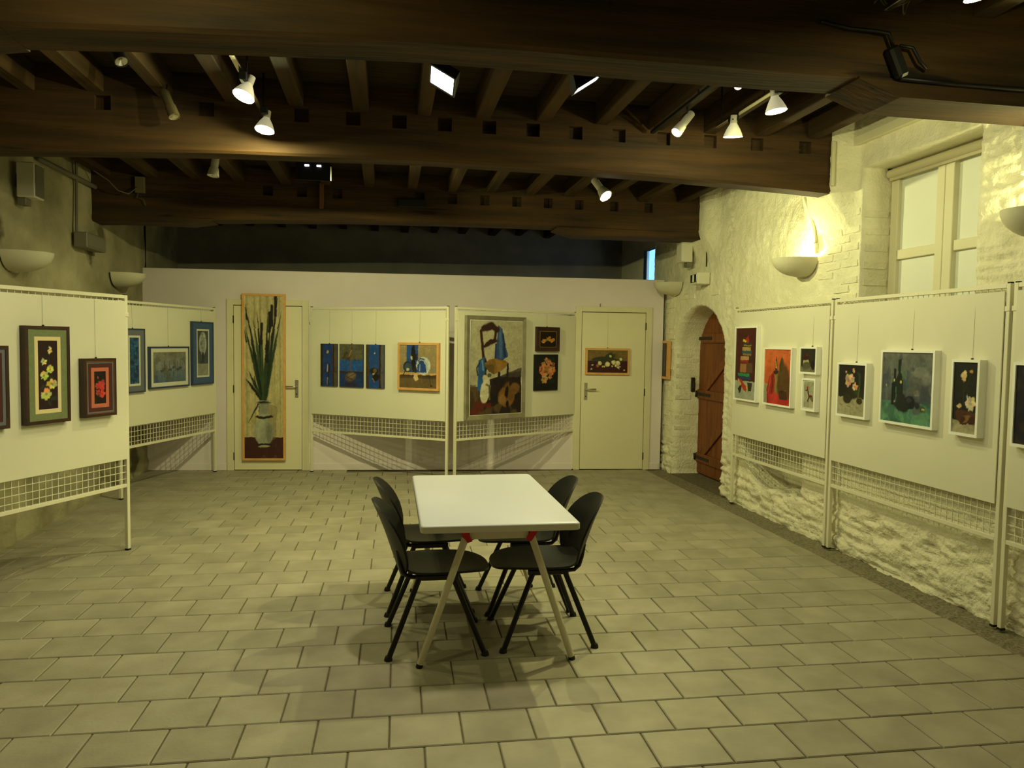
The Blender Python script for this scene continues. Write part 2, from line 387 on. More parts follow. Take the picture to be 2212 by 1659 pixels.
bricks(3.62, 3.86, 2.0, 2.68, on_win_reveal, prob=0.9)
def on_arch_jamb(o, x, z): o.location = (x, 8.957, z); o.rotation_euler = (0, random.uniform(-.02,.02), 0)
bricks(3.61, 3.92, 0.45, 1.5, on_arch_jamb, prob=0.9)

# ------------------------------------------------------------------ left wall
GY = np.arange(3.0, 9.80, 0.05); GZ = np.arange(-0.03, 3.44, 0.05)
lw = MB(); nz_ = len(GZ)
def left_x(y, z):
    foot = max(0.0, min(1.0, (0.42+0.1*mnoise.noise((0,y*1.3,2))-z)/0.12))
    return XL + 0.014*fbm((4, y*2.2, z*2.2)) + foot*(0.03 + 0.03*mnoise.noise((6, y*6, z*7)))
lw.add([(left_x(y,z), y, z) for y in GY for z in GZ], [(i*nz_+j, (i+1)*nz_+j, (i+1)*nz_+j+1, i*nz_+j+1) for i in range(len(GY)-1) for j in range(nz_-1)])
lw.add([(XL,-2.2,0),(XL,3.01,0),(XL,3.01,3.44),(XL,-2.2,3.44)], [(0,1,2,3)])
lw.add([(XL,9.79,0),(XL,13.0,0),(XL,13.0,3.44),(XL,9.79,3.44)], [(0,1,2,3)])
lw.box(XL-0.4, XL-0.08, -2.2, 13.0, 0, 3.44)
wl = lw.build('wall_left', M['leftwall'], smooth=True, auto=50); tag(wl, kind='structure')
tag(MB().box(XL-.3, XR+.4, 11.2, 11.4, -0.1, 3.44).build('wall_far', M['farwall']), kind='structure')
tag(MB().box(XL-.3, XR+.4, -2.4, -2.2, -0.1, 3.44).build('wall_front', M['leftwall']), kind='structure')

# ------------------------------------------------------------------ partition with two doors (local frame: x along the wall, -y towards the room)
BA = math.atan2(-0.4355, 6.5)
class Plane:
    def __init__(s, A, ang): s.A = A; s.a = ang
    def at(s, u, y, z): return (s.A[0]+u*math.cos(s.a)-y*math.sin(s.a), s.A[1]+u*math.sin(s.a)+y*math.cos(s.a), z)
BW = Plane((-2.9, 9.6693), BA)
ZT = 2.448
pw = thing('wall_back', BW.at(0,0,0), BA, kind='structure')
pm = MB()
for u0, u1, z0, z1 in ((-0.05,1.03,0,ZT),(1.03,1.94,2.06,ZT),(1.94,5.35,0,ZT),(5.35,6.26,2.06,ZT),(6.26,6.46,0,ZT)): pm.box(u0,u1,0,0.10,z0,z1)
pm.build('partition_sheet', M['part'], pw)
MB().box(-0.05,6.46,-0.004,0.104,ZT,ZT+0.012).build('capping', M['part'], pw)
bb = thing('baseboard_back', BW.at(0,0,0), BA, kind='structure')
for u0, u1 in ((0.0,0.985),(1.985,5.305),(6.31,6.44)): MB().bbox(u0,u1,-0.012,0,0,0.085,0.003).build('board', M['part'], bb)
def flush_door(name, u0, u1, hinge_left):
    r = thing(name, BW.at(0,0,0), BA, kind='structure')
    fr = MB()
    for a0, a1, z0, z1 in ((u0-0.085,u0-0.006,0,2.105),(u1+0.006,u1+0.085,0,2.105),(u0-0.006,u1+0.006,2.036,2.105)): fr.bbox(a0,a1,-0.022,0.09,z0,z1,0.003)
    fr.build('frame', M['trim'], r)
    leaf = MB().bbox(u0,u1,-0.012,0.028,0.008,2.028,0.003).build('leaf', M['door'], r)
    hx = u1-0.062 if hinge_left else u0+0.062; sgn = -1 if hinge_left else 1
    pl = MB().bbox(hx-0.021,hx+0.021,-0.018,-0.012,0.905,1.125,0.003).build('handle_plate', M['steel'], leaf)
    MB().tube([(hx,-0.012,1.045),(hx,-0.058,1.045),(hx+sgn*0.015,-0.062,1.045),(hx+sgn*0.125,-0.062,1.045)], 0.010, 10).build('handle_lever', M['steel'], leaf, True)
    MB().tube([(hx,-0.0185,0.95),(hx,-0.020,0.95)], 0.008, 10).build('keyhole', M['black'], leaf)
    gx = u0-0.003 if hinge_left else u1+0.003
    for z in (0.18, 1.01, 1.86): MB().tube([(gx,-0.022,z-0.045),(gx,-0.022,z+0.045)], 0.007, 8).build('hinge', M['iron'], r, True)
    return r
d1 = flush_door('door_1', 1.078, 1.890, True)
d2 = flush_door('door_2', 5.395, 6.224, False)
MB().tube([(5.62,-0.03,2.10),(5.62,-0.03,2.135),(5.625,-0.012,2.14)], 0.004, 6).build('hook', M['iron'], d2)

# ------------------------------------------------------------------ arched plank door
dx = XR + 0.335
d3 = thing('door_3', (dx, 8.25, 0), 0, kind='structure')
def arch_top(y): 
    q = max(-0.999, min(0.999, (y-8.25)/0.72)); return 1.55 + 0.53*math.sqrt(1-q*q)
w = 0.145
for k in range(10):
    ya = 7.545 + k*w*0.98; yb = ya + w*0.98 - 0.004
    if yb > 8.96: yb = 8.955
    ym = [ya+(yb-ya)*t for t in (0,.25,.5,.75,1)]
    pl = MB().prism([(ya-8.25,0.015),(yb-8.25,0.015)]+[(y-8.25, arch_top(y)) for y in ym[::-1]], 0.0, 0.035, 'yz').build('plank', M['plank'], d3)
for z0, nm in ((0.16,'ledge'),(0.96,'ledge'),(1.66,'ledge')):
    MB().bbox(-0.028,0.0,-0.69,0.69 if z0 < 1.6 else 0.60,z0,z0+0.11,0.004).build(nm, M['plank'], d3)
for (ya, za, yb, zb) in ((0.52,0.27,-0.45,0.96),(0.50,1.07,-0.40,1.66)):
    d_ = Vector((0, yb-ya, zb-za)); L_ = d_.length; ang = math.atan2(zb-za, yb-ya)
    Mx = Matrix.Translation((0, (ya+yb)/2, (za+zb)/2)) @ Matrix.Rotation(ang, 4, 'X')
    MB().bbox(-0.026,0.0,-L_/2,L_/2,-0.05,0.05,0.004,Mx).build('brace', M['plank'], d3)
for z in (0.215, 1.015, 1.715):
    MB().box(-0.034,-0.028,0.30,0.70,z-0.018,z+0.018).build('strap_hinge', M['iron'], d3)
    MB().tube([(-0.035,0.70,z-0.04),(-0.035,0.70,z+0.04)], 0.016, 10).build('hinge_pin', M['iron'], d3, True)
lk = thing('latch_plate', (3.845, 8.945, 1.13), 0, 'black iron latch plate on the brick jamb of the arched doorway', 'latch')
MB().bbox(-0.026,0.026,-0.022,0.0,-0.09,0.09,0.006).build('plate', M['iron'], lk)
MB().bbox(-0.012,0.012,-0.05,-0.022,-0.05,0.05,0.004).build('staple', M['iron'], lk)

# ------------------------------------------------------------------ window and blind
WX = XR + 0.29
w1 = thing('window_1', (WX, 4.69, 1.25), 0, kind='structure')
fm = MB()
def wf(y0, y1, z0, z1, t=0.05): return MB().bbox(-t,0.02,y0-4.69,y1-4.69,z0-1.25,z1-1.25,0.004)
wf(4.11,5.265,2.93,3.0).build('frame_head', M['winframe'], w1); wf(4.11,5.265,1.25,1.32).build('frame_sill', M['winframe'], w1)
wf(5.185,5.265,1.32,2.93).build('frame_jamb', M['winframe'], w1); wf(4.11,4.18,1.32,2.93).build('frame_jamb', M['winframe'], w1)
wf(4.692,4.765,1.32,2.93,0.06).build('casement_stile', M['winframe'], w1); wf(4.605,4.688,1.32,2.93,0.06).build('casement_stile', M['winframe'], w1)
for za, zb in ((2.30,2.372),(1.72,1.79)):
    wf(4.765,5.185,za,zb,0.045).build('glazing_bar', M['winframe'], w1); wf(4.18,4.605,za,zb,0.045).build('glazing_bar', M['winframe'], w1)
for ya, yb in ((4.18,4.605),(4.765,5.185)):
    for za, zb in ((1.32,1.72),(1.79,2.30),(2.372,2.93)):
        MB().box(-0.018,-0.008,ya-4.69,yb-4.69,za-1.25,zb-1.25).build('pane', M['pane'], w1)
rb = thing('roller_blind', (WX-0.075, 4.69, 2.955), 0, 'rolled-up beige blind tube at the head of the deep window', 'blind')
MB().tube([(0,-0.575,0),(0,0.56,0)], 0.034, 16).build('blind_roll', M['blind'], rb, auto=40)
MB().box(-0.008,0.008,-0.57,0.555,-0.052,-0.030).build('bottom_bar', M['blind'], rb)
for s in (-0.578,0.563): MB().bbox(-0.02,0.02,s-0.004,s+0.004,-0.03,0.045,0.002).build('bracket', M['iron'], rb)
w2 = thing('window_2', (XR+0.08, 9.97, 2.3), 0, kind='structure')
MB().box(0.0,0.012,-0.23,0.23,0,0.65).build('pane', M['daylight'], w2)
MB().box(-0.03,0.03,-0.25,-0.22,0,0.65).build('frame_jamb', M['winframe'], w2); MB().box(-0.03,0.03,0.22,0.25,0,0.65).build('frame_jamb', M['winframe'], w2)

# ------------------------------------------------------------------ ceiling: boards, joists, beams
ceil = MB().box(-3.3, 4.05, -2.4, 13.2, 3.40, 3.52).build('ceiling', M['boards']); tag(ceil, kind='structure')
JX = [0.26+0.43*k for k in range(-7, 8)]
BAYS = ((-2.15,3.28),(3.565,5.415),(5.625,8.085),(8.41,11.2))
for ya, yb in BAYS:
    for x in JX:
        xx = x + random.uniform(-.015,.015); wj = random.uniform(.046,.056); zb = 3.225 + random.uniform(-.012,.012)
        MB().bbox(xx-wj, xx+wj, ya, yb, zb, 3.399, 0.006).build('joist', M['joist'], ceil)
def beam(y0, y1, zf, notch, xa=XL-0.1, xb=XR+0.05, zn=(3.12,3.215)):
    """old oak beam along x: swept section with wobble, and a row of empty notches along the top of its near face"""
    m = MB(); X = np.linspace(xa, xb, 60); dep = 0.055
    def z0(x): return zf(x) + 0.006*mnoise.noise((x*1.4, y0, 0)) 
    def ya(x): return y0 + 0.010*mnoise.noise((x*1.1, y0, 4))
    def yb(x): return y1 + 0.012*mnoise.noise((x*1.1, y1, 8))
    c = 0.018; V = []
    for x in X:      # front strip below the notches + chamfered underside + back
        V += [(x,ya(x),zn[0]),(x,ya(x)+0.003,z0(x)+c),(x,ya(x)+c,z0(x)),(x,yb(x)-c,z0(x)),(x,yb(x),z0(x)+c),(x,yb(x),3.399),(x,ya(x)+dep,3.399),(x,ya(x)+dep,zn[0])]
    n = 8; F = [(i*n+k, i*n+(k+1)%n, (i+1)*n+(k+1)%n, (i+1)*n+k) for i in range(len(X)-1) for k in range(n)]
    F += [tuple(range(n)), tuple(range((len(X)-1)*n, len(X)*n))[::-1]]; m.add(V, F)
    edges = [xa] + [e for q in notch for e in (q-0.05, q+0.05)] + [xb]
    for i in range(0, len(edges), 2):
        p, q = edges[i], edges[i+1]
        if q-p > 0.01:
            k = max(2, int((q-p)/0.12)); 
            for a_, b2 in zip(np.linspace(p,q,k)[:-1], np.linspace(p,q,k)[1:]):
                m.add([(a_,ya(a_),zn[0]),(b2,ya(b2),zn[0]),(b2,ya(b2)+dep+.004,zn[0]),(a_,ya(a_)+dep+.004,zn[0]),(a_,ya(a_),3.399),(b2,ya(b2),3.399),(b2,ya(b2)+dep+.004,3.399),(a_,ya(a_)+dep+.004,3.399)],
                      [(0,1,5,4),(4,5,6,7),(0,4,7,3),(1,2,6,5)])
    for q in notch: m.add([(q-.05,ya(q),zn[1]+.0),(q+.05,ya(q),zn[1]),(q+.05,ya(q)+dep,zn[1]),(q-.05,ya(q)+dep,zn[1]),(q-.05,ya(q),3.399),(q+.05,ya(q),3.399)], [(0,1,5,4),(0,3,2,1)])
    return m.build('beam', M['beam'], ceil, auto=35)
b1 = beam(3.285, 3.555, lambda x: 2.902-0.045*max(0,0.1-x)*(1 if x > -1.6 else 0.9), [1.55,2.06,2.6,3.1,-1.9])
b2 = beam(5.42, 5.615, lambda x: 2.902-0.0085*(x-0.5)**2, [-1.85,-1.2,-0.58,-0.23,0.09,0.41,0.73,1.05,1.37,1.70,2.05,2.42,2.80,3.2])
b3 = beam(8.09, 8.40, lambda x: 2.905-0.0070*(x-1.5)**2, [-1.2,-0.86,-0.5,0.35,0.70,1.05,1.40,1.75,2.1,2.5,2.9], zn=(3.10,3.205))
def corbel(bm_, x_in, x_wall, y0, y1, zt, th):      # bracket timber under a beam end, with a sloped nose
    s = 1 if x_wall > x_in else -1
    poly = [(x_wall,zt),(x_wall,zt-th),(x_in+s*0.22,zt-th),(x_in+s*0.10,zt-th*0.55),(x_in,zt-0.012),(x_in,zt)]
    return MB().prism(poly, y0, y1, 'xz').build('corbel', M['beam'], bm_)
corbel(b1, 2.20, XR+.02, 3.280, 3.56, 2.905, 0.085); corbel(b1, -1.50, XL-.02, 3.280, 3.56, 2.84, 0.05)
corbel(b3, 1.85, XR+.02, 8.085, 8.41, 2.90, 0.075); corbel(b3, -1.75, XL-.02, 8.085, 8.41, 2.835, 0.05)

# conduits and trunking fixed to the walls
t = thing('trim_1', (XR-0.012, 4.5, 3.215), 0, kind='structure')
MB().bbox(-0.028,0.02,-0.93,0.86,-0.035,0.035,0.004).build('cable_trunking', M['trim'], t)
MB().box(-0.010,0.02,-0.93,0.86,0.040,0.060).build('cable_strip', M['trim'], t)
t = thing('trim_2', (XR-0.014, 5.87, 2.5), 0, kind='structure')
MB().tube([(-0.004,0,0),(-0.012,-0.005,0.10),(-0.075,-0.04,0.24),(-0.165,-0.10,0.36)], 0.013, 8).build('conduit', M['trim'], t, True)
MB().bbox(-0.02,0.018,-0.035,0.035,-0.09,0.0,0.006).build('junction_box', M['white'], t)
MB().bbox(-0.178,-0.150,-0.487,-0.462,0.38,0.72,0.003).build('conduit_drop', M['trim'], t)
t = thing('trim_3', (XR-0.01, 8.06, 2.52), 0, kind='structure')
MB().tube([(0,0,0),(0,0.01,0.60)], 0.007, 8).build('conduit', M['iron'], t)
t = thing('trim_4', (XL+0.035, 7.62, 2.55), 0, kind='structure')
MB().tube([(0,0,0),(0,0.02,0.70)], 0.014, 8).build('conduit', M['greypl'], t)
t = thing('trim_5', (XL+0.035, 7.8, 3.10), 0, kind='structure')
MB().tube([(0,-0.95,-0.01),(0,0.95,0.01)], 0.024, 8).build('pipe', M['greypl'], t, True)
# ------------------------------------------------------------------ table
tb = thing('folding_table', (0.569, 4.233, 0), -0.006, 'white rectangular table with cream A-frame legs and red brackets', 'table')
def rrect(w, d, r, n=5):
    P = []
    for cx_, cy_, a0 in ((w/2-r,d/2-r,0),(-w/2+r,d/2-r,PI/2),(-w/2+r,-d/2+r,PI),(w/2-r,-d/2+r,1.5*PI)):
        P += [(cx_+r*math.cos(a0+PI/2*k/n), cy_+r*math.sin(a0+PI/2*k/n)) for k in range(n+1)]
    return P
m = MB(); lay = []
for off, z in ((0.012,0.700),(0.003,0.703),(0.0,0.709),(0.0,0.731),(0.003,0.737),(0.010,0.740)):
    lay.append([(x,y,z) for x,y in rrect(0.787-2*off, 1.383-2*off, 0.025)])
n = len(lay[0]); m.add([p for l in lay for p in l], [(i*n+k,i*n+(k+1)%n,(i+1)*n+(k+1)%n,(i+1)*n+k) for i in range(len(lay)-1) for k in range(n)]+[tuple(range(n))[::-1], tuple(range(5*n,6*n))])
m.build('tabletop', M['ttop'], tb, auto=40)
eb = MB(); o_ = rrect(0.7885,1.3845,0.0258); k_ = len(o_)
eb.add([(x,y,z) for z in (0.7065,0.7335) for x,y in o_], [(i,(i+1)%k_,(i+1)%k_+k_,i+k_) for i in range(k_)])
eb.build('edge_band', M['tedge'], tb, True)
for sy in (-1, 1):
    yf, yt = sy*0.575, sy*0.585
    for sx in (-1, 1):
        lg = MB().tube([(sx*0.388,yf,0.012),(sx*0.168,yt,0.650)], [0.0165,0.0185], 14).build('leg', M['tleg'], tb, auto=50)
        MB().tube([(sx*0.391,yf,0.0),(sx*0.386,yf,0.018)], 0.0175, 12).build('foot_cap', M['rubber'], lg)
        br = MB().prism([(sx*0.135,0.640),(sx*0.160,0.632),(sx*0.205,0.698),(sx*0.165,0.700)], yt-0.030, yt+0.03, 'xz').build('bracket', M['red'], tb)
    MB().bbox(-0.15,0.15,yt-0.014,yt+0.014,0.645,0.698,0.003).build('cross_rail', M['tleg'], tb)
MB().bbox(-0.02,0.02,-0.57,0.57,0.668,0.699,0.003).build('under_rail', M['tleg'], tb)

# ------------------------------------------------------------------ chairs
def sgnp(v, e): return math.copysign(abs(v)**e, v)
def shell(fn, rings=7, segs=36, e=2.8, th=0.012, nrm=(0,0,-1)):
    top = [fn(0,0)]
    for i in range(1, rings+1):
        r = i/rings
        for k in range(segs):
            q = 2*PI*k/segs; top.append(fn(r*sgnp(math.cos(q),2/e), r*sgnp(math.sin(q),2/e)))
    N_ = Vector(nrm)*th; bot = [tuple(Vector(p)+N_) for p in top]; nt_ = len(top); V = top+bot; F = []
    for k in range(segs):
        a_, b2 = 1+k, 1+(k+1)%segs; F += [(0,a_,b2),(nt_,nt_+b2,nt_+a_)]
        for i in range(rings-1):
            p, q = 1+i*segs+k, 1+i*segs+(k+1)%segs
            F += [(p,p+segs,q+segs,q),(nt_+p,nt_+q,nt_+q+segs,nt_+p+segs)]
        p, q = 1+(rings-1)*segs+k, 1+(rings-1)*segs+(k+1)%segs; F.append((p,nt_+p,nt_+q,q))
    return MB().add(V, F)
def make_chair(label, x, y, rz):
    c = thing('stacking_chair', (x,y,0), rz, label, 'chair', 'black stacking chairs around the white table')
    def seat(u, v):
        X = 0.045+0.245*u; Y = (0.215-0.02*u)*v
        z = 0.438 - 0.016*(1-min(1,u*u+v*v)) - 0.022*max(0,u-0.35)**2/0.42 + 0.03*max(0,-u-0.55)**2/0.2
        return (X, Y, z)
    shell(seat).build('seat', M['chair'], c, auto=50)
    def back(u, v):       # u across, v up
        z = 0.585 + 0.20*v; Y = (0.222-0.018*max(0,v))*u
        X = -0.185 - 0.34*(z-0.40) - 0.05*max(0,v)**2*0.3 + 0.075*(Y/0.22)**2
        return (X, Y, z)
    shell(back, e=2.5, th=0.011, nrm=(-0.94,0,-0.33)).build('backrest', M['chair'], c, auto=50)
    for sy in (-1, 1):
        for sx in (-1, 1):
            lg = MB().tube([(sx*0.245,sy*0.233,0.012),(sx*0.085-0.005,sy*0.175,0.405)], 0.0145, 12).build('leg', M['chairleg'], c, auto=50)
            MB().lathe([(0,0),(0.021,0),(0.021,0.007),(0.015,0.022),(0,0.022)], 12, Matrix.Translation((sx*0.248,sy*0.234,0))).build('glide', M['rubber'], lg)
        MB().tube([(0.10,sy*0.15,0.398),(-0.10,sy*0.15,0.398),(-0.150,sy*0.15,0.402),(-0.176,sy*0.15,0.425),(-0.190,sy*0.15,0.47),(-0.202,sy*0.15,0.54)], 0.011, 10).build('back_support', M['chairleg'], c, auto=60)
        MB().bbox(-0.11,0.11,sy*0.175-0.014,sy*0.175+0.014,0.388,0.416,0.004).build('side_bracket', M['chairleg'], c)
    MB().tube([(0.0,-0.175,0.396),(0.0,0.175,0.396)], 0.012, 10).build('cross_tube', M['chairleg'], c)
    return c
CH = make_chair('near black plastic chair on the left side of the white table', 0.272, 4.0, 0.0)
def chair_copy(label, x, y, rz):
    c = dup(CH); c.location = (x,y,0); c.rotation_euler = (0,0,rz); c['label'] = label; return c
chair_copy('near black plastic chair on the right side of the white table', 0.866, 4.02, PI)
chair_copy('far black plastic chair on the left side of the white table, behind another', 0.270, 4.615, 0.0)
chair_copy('far black plastic chair on the right side of the white table, mostly hidden by it', 0.860, 4.555, PI)

# ------------------------------------------------------------------ exhibition panels
def panel(P, L, H, label, zr=0.51, zb=0.722, u_start=0.0):
    r = thing('exhibition_panel', P.at(u_start,0,0), P.a, label, 'display panel', 'white mesh exhibition panels')
    for u in (0.018, L-0.018):
        p = MB().bbox(u-0.014,u+0.014,-0.014,0.014,0.012,H,0.002).build('post', M['frame_w'], r)
        MB().box(u-0.015,u+0.015,-0.015,0.015,0.0,0.014).build('foot_cap', M['rubber'], p)
        MB().box(u-0.012,u+0.012,-0.010,0.010,H,H+0.008).build('top_cap', M['rubber'], p)
        MB().bbox(u-0.020,u+0.020,-0.019,-0.012,H-0.16,H-0.13,0.002).build('clip', M['frame_w'], p)
    MB().bbox(0.032,L-0.032,-0.013,0.013,H-0.026,H,0.002).build('top_rail', M['frame_w'], r)
    MB().bbox(0.032,L-0.032,-0.013,0.013,zr-0.013,zr+0.013,0.002).build('bottom_rail', M['frame_w'], r)
    g_ = MB(); wv = 0.0021
    k = int((L-0.064)/0.05)
    for i in range(1, k+1):
        u = 0.032 + (L-0.064)*i/(k+1); g_.box(u-wv,u+wv,-wv,wv,zr,H-0.02)
    kz = int((H-zr)/0.052)
    for i in range(1, kz+1):
        z = zr + (H-zr-0.02)*i/(kz+0.6); g_.box(0.03,L-0.03,-wv-0.003,wv-0.003,z-wv,z+wv)
    o = g_.build('wire_mesh', M['frame_w'], r); o['kind'] = 'stuff'
    MB().bbox(0.034,L-0.034,-0.022,-0.014,zb,H-0.045,0.001).build('board', M['panel'], r)
    return r
LP1 = Plane((-2.651,4.515), math.atan2(0.903,0.43))
LP2 = Plane((-2.60,7.92), math.atan2(1.60,0.57))
CP1 = Plane((-0.90,9.42), math.atan2(-0.99,1.61))
CP2 = Plane((0.77,8.43), math.atan2(0.89,1.64))
RP  = Plane((3.534,7.17), -PI/2)
panel(LP1, 1.70, 1.935, 'nearest white display panel at the left edge, hung with dark-framed flower pictures', 0.50, 0.703)
panel(LP2, 1.70, 1.99, 'white display panel behind the left one, hung with blue-framed pictures')
panel(CP1, 1.89, 2.02, 'white angled panel at the far wall carrying the blue triptych')
panel(CP2, 1.866, 2.02, 'white angled panel at the far wall carrying the large chair painting')
panel(RP, 1.70, 2.005, 'white display panel by the arched doorway, hung with the books and orange pictures', 0.517, 0.725)
panel(RP, 1.70, 2.005, 'white display panel under the window, hung with the green bottles picture', 0.520, 0.725, 1.717)
panel(RP, 1.70, 2.005, 'white display panel cut off by the right edge of the view', 0.520, 0.725, 3.434)

# ------------------------------------------------------------------ painted pictures
class Art:
    def __init__(s, w, h, bg, seed=1, res=0.0045):
        s.nx = max(24, int(w/res)); s.ny = max(24, int(h/res)); s.w, s.h = w, h
        s.U, s.V = np.meshgrid(np.linspace(0,1,s.nx), np.linspace(0,1,s.ny)); s.I = np.zeros((s.ny,s.nx,3)); s.I[:] = lin(bg); s.rng = np.random.default_rng(seed); s.a = h/w
    def mix(s, mask, c, al=1.0): 
        mk = (np.clip(mask,0,1)*al)[...,None]; s.I = s.I*(1-mk)+np.array(lin(c))*mk; return s
    def rect(s, u0, v0, u1, v1, c, al=1.0): return s.mix(((s.U>=u0)&(s.U<=u1)&(s.V>=v0)&(s.V<=v1)).astype(float), c, al)
    def grad(s, u0, v0, u1, v1, cb, ct_):
        t = np.clip((s.V-v0)/(v1-v0),0,1); m_ = ((s.U>=u0)&(s.U<=u1)&(s.V>=v0)&(s.V<=v1))
        g_ = (1-t)[...,None]*np.array(lin(cb))+t[...,None]*np.array(lin(ct_)); s.I[m_] = g_[m_]; return s
    def ell(s, u, v, ru, rv, c, rot=0.0, soft=0.12, al=1.0):
        x = (s.U-u); y = (s.V-v)*s.a; cr, sr = math.cos(rot), math.sin(rot); X = x*cr+y*sr; Y = -x*sr+y*cr
        d = np.sqrt((X/ru)**2+(Y/rv)**2); return s.mix(np.clip((1-d)/soft+0.5,0,1), c, al)      # radii in units of the width
    def line(s, u0, v0, u1, v1, w0, c, w1=None, al=1.0):
        w1 = w0 if w1 is None else w1; ax, ay, bx, by = u0, v0*s.a, u1, v1*s.a; X, Y = s.U, s.V*s.a
        L2 = (bx-ax)**2+(by-ay)**2+1e-9; t = np.clip(((X-ax)*(bx-ax)+(Y-ay)*(by-ay))/L2,0,1)
        d = np.hypot(X-ax-t*(bx-ax), Y-ay-t*(by-ay)); w_ = w0+(w1-w0)*t
        return s.mix(np.clip((w_/2-d)/(0.35*w_/2+1.0/s.nx)+0.5,0,1), c, al)
    def poly(s, P, c, al=1.0):
        ins = np.zeros_like(s.U,dtype=bool); n_ = len(P)
        for i in range(n_):
            (x0,y0),(x1,y1) = P[i],P[(i+1)%n_]
            if y0 == y1: continue
            cr = ((y0>s.V)!=(y1>s.V)) & (s.U < (x1-x0)*(s.V-y0)/(y1-y0)+x0); ins ^= cr
        return s.mix(ins.astype(float), c, al)
    def vnoise(s, k):
        g_ = s.rng.random((k+2, k+2)); x = s.U*k; y = s.V*k*min(2.5,max(.6,s.a)) % k; i = x.astype(int); j = y.astype(int); fx, fy = x-i, y-j
        return (g_[j,i]*(1-fx)+g_[j,i+1]*fx)*(1-fy)+(g_[j+1,i]*(1-fx)+g_[j+1,i+1]*fx)*fy
    def mottle(s, amt, k=14, k2=45):
        n_ = (s.vnoise(k)+s.vnoise(k2))-1.0; s.I = s.I*(1+amt*n_)[...,None]; return s
    def patch(s, c, k, thr, al=0.8, box=None):
        n_ = s.vnoise(k); m_ = np.clip((n_-thr)/0.08,0,1)
        if box: m_ = m_*((s.U>=box[0])&(s.V>=box[1])&(s.U<=box[2])&(s.V<=box[3]))
        return s.mix(m_, c, al)
    def flower(s, u, v, r, c, c2=None, n=7):
        c2 = c2 or tuple(max(0,int(q*0.55)) for q in c)
        for k in range(n):
            q = 2*PI*k/n+s.rng.random(); rr = r*(0.55+0.3*s.rng.random())
            s.ell(u+0.6*r*math.cos(q), v+0.6*r*math.sin(q)/s.a, rr, rr*0.62, tuple(min(255,int(x*(0.75+0.4*s.rng.random()))) for x in c), q, 0.25)
        s.ell(u, v, r*0.33, r*0.28, c2, 0, 0.4, 0.8); return s
    def brush(s):      # uneven brushwork: edges wander a little and tones break up
        k = max(6, int(s.w/0.035)); amp = 0.005
        du = (s.vnoise(k)-.5)*2*amp/s.w; dv = (s.vnoise(k+3)-.5)*2*amp/s.h
        i = np.clip(np.rint((s.U+du)*(s.nx-1)).astype(int),0,s.nx-1); j = np.clip(np.rint((s.V+dv)*(s.ny-1)).astype(int),0,s.ny-1)
        tone = 1+0.28*(s.vnoise(max(5,int(s.w/0.05)))-.5)+0.30*(s.vnoise(max(8,int(s.w/0.014)))-.5)
        return s.I[j,i]*tone[...,None]
    def build(s, y, parent, x0, z0):
        n_ = s.nx*s.ny; co = np.stack([x0+s.U*s.w, np.full_like(s.U,y), z0+s.V*s.h],-1).reshape(-1,3)
        i, j = np.meshgrid(np.arange(s.nx-1), np.arange(s.ny-1)); a_ = (j*s.nx+i).ravel(); q = np.stack([a_,a_+1,a_+s.nx+1,a_+s.nx],1)
        me = bpy.data.meshes.new('canvas'); me.vertices.add(n_); me.vertices.foreach_set('co', co.ravel().astype(np.float32))
        me.loops.add(q.size); me.loops.foreach_set('vertex_index', q.ravel().astype(np.int32)); me.polygons.add(len(q)); me.polygons.foreach_set('loop_start', (np.arange(len(q))*4).astype(np.int32))
        at = me.color_attributes.new('Paint','FLOAT_COLOR','POINT'); cc = np.ones((n_,4),np.float32); cc[:,:3] = np.clip(0.85*s.brush().reshape(-1,3),0,1); at.data.foreach_set('color', cc.ravel())
        me.materials.append(M['paint']); me.update(); me.validate()
        o = bpy.data.objects.new('canvas', me); COL.objects.link(o); o.parent = parent; return o
def ring(x0, x1, z0, z1, wd, ya, yb, slope=0.0):
    """mitred rectangular frame; ya = back, yb = front (negative); slope lets the inner edge sit further back"""
    m = MB(); O = [(x0,z0),(x1,z0),(x1,z1),(x0,z1)]; I = [(x0+wd,z0+wd),(x1-wd,z0+wd),(x1-wd,z1-wd),(x0+wd,z1-wd)]
    V = [(x,ya,z) for x,z in O]+[(x,yb,z) for x,z in O]+[(x,yb+slope,z) for x,z in I]+[(x,ya,z) for x,z in I]
    F = []
    for i in range(4):
        j = (i+1)%4; F += [(i,j,4+j,4+i),(4+i,4+j,8+j,8+i),(8+i,8+j,12+j,12+i),(12+i,12+j,j,i)]
    return m.add(V, F)
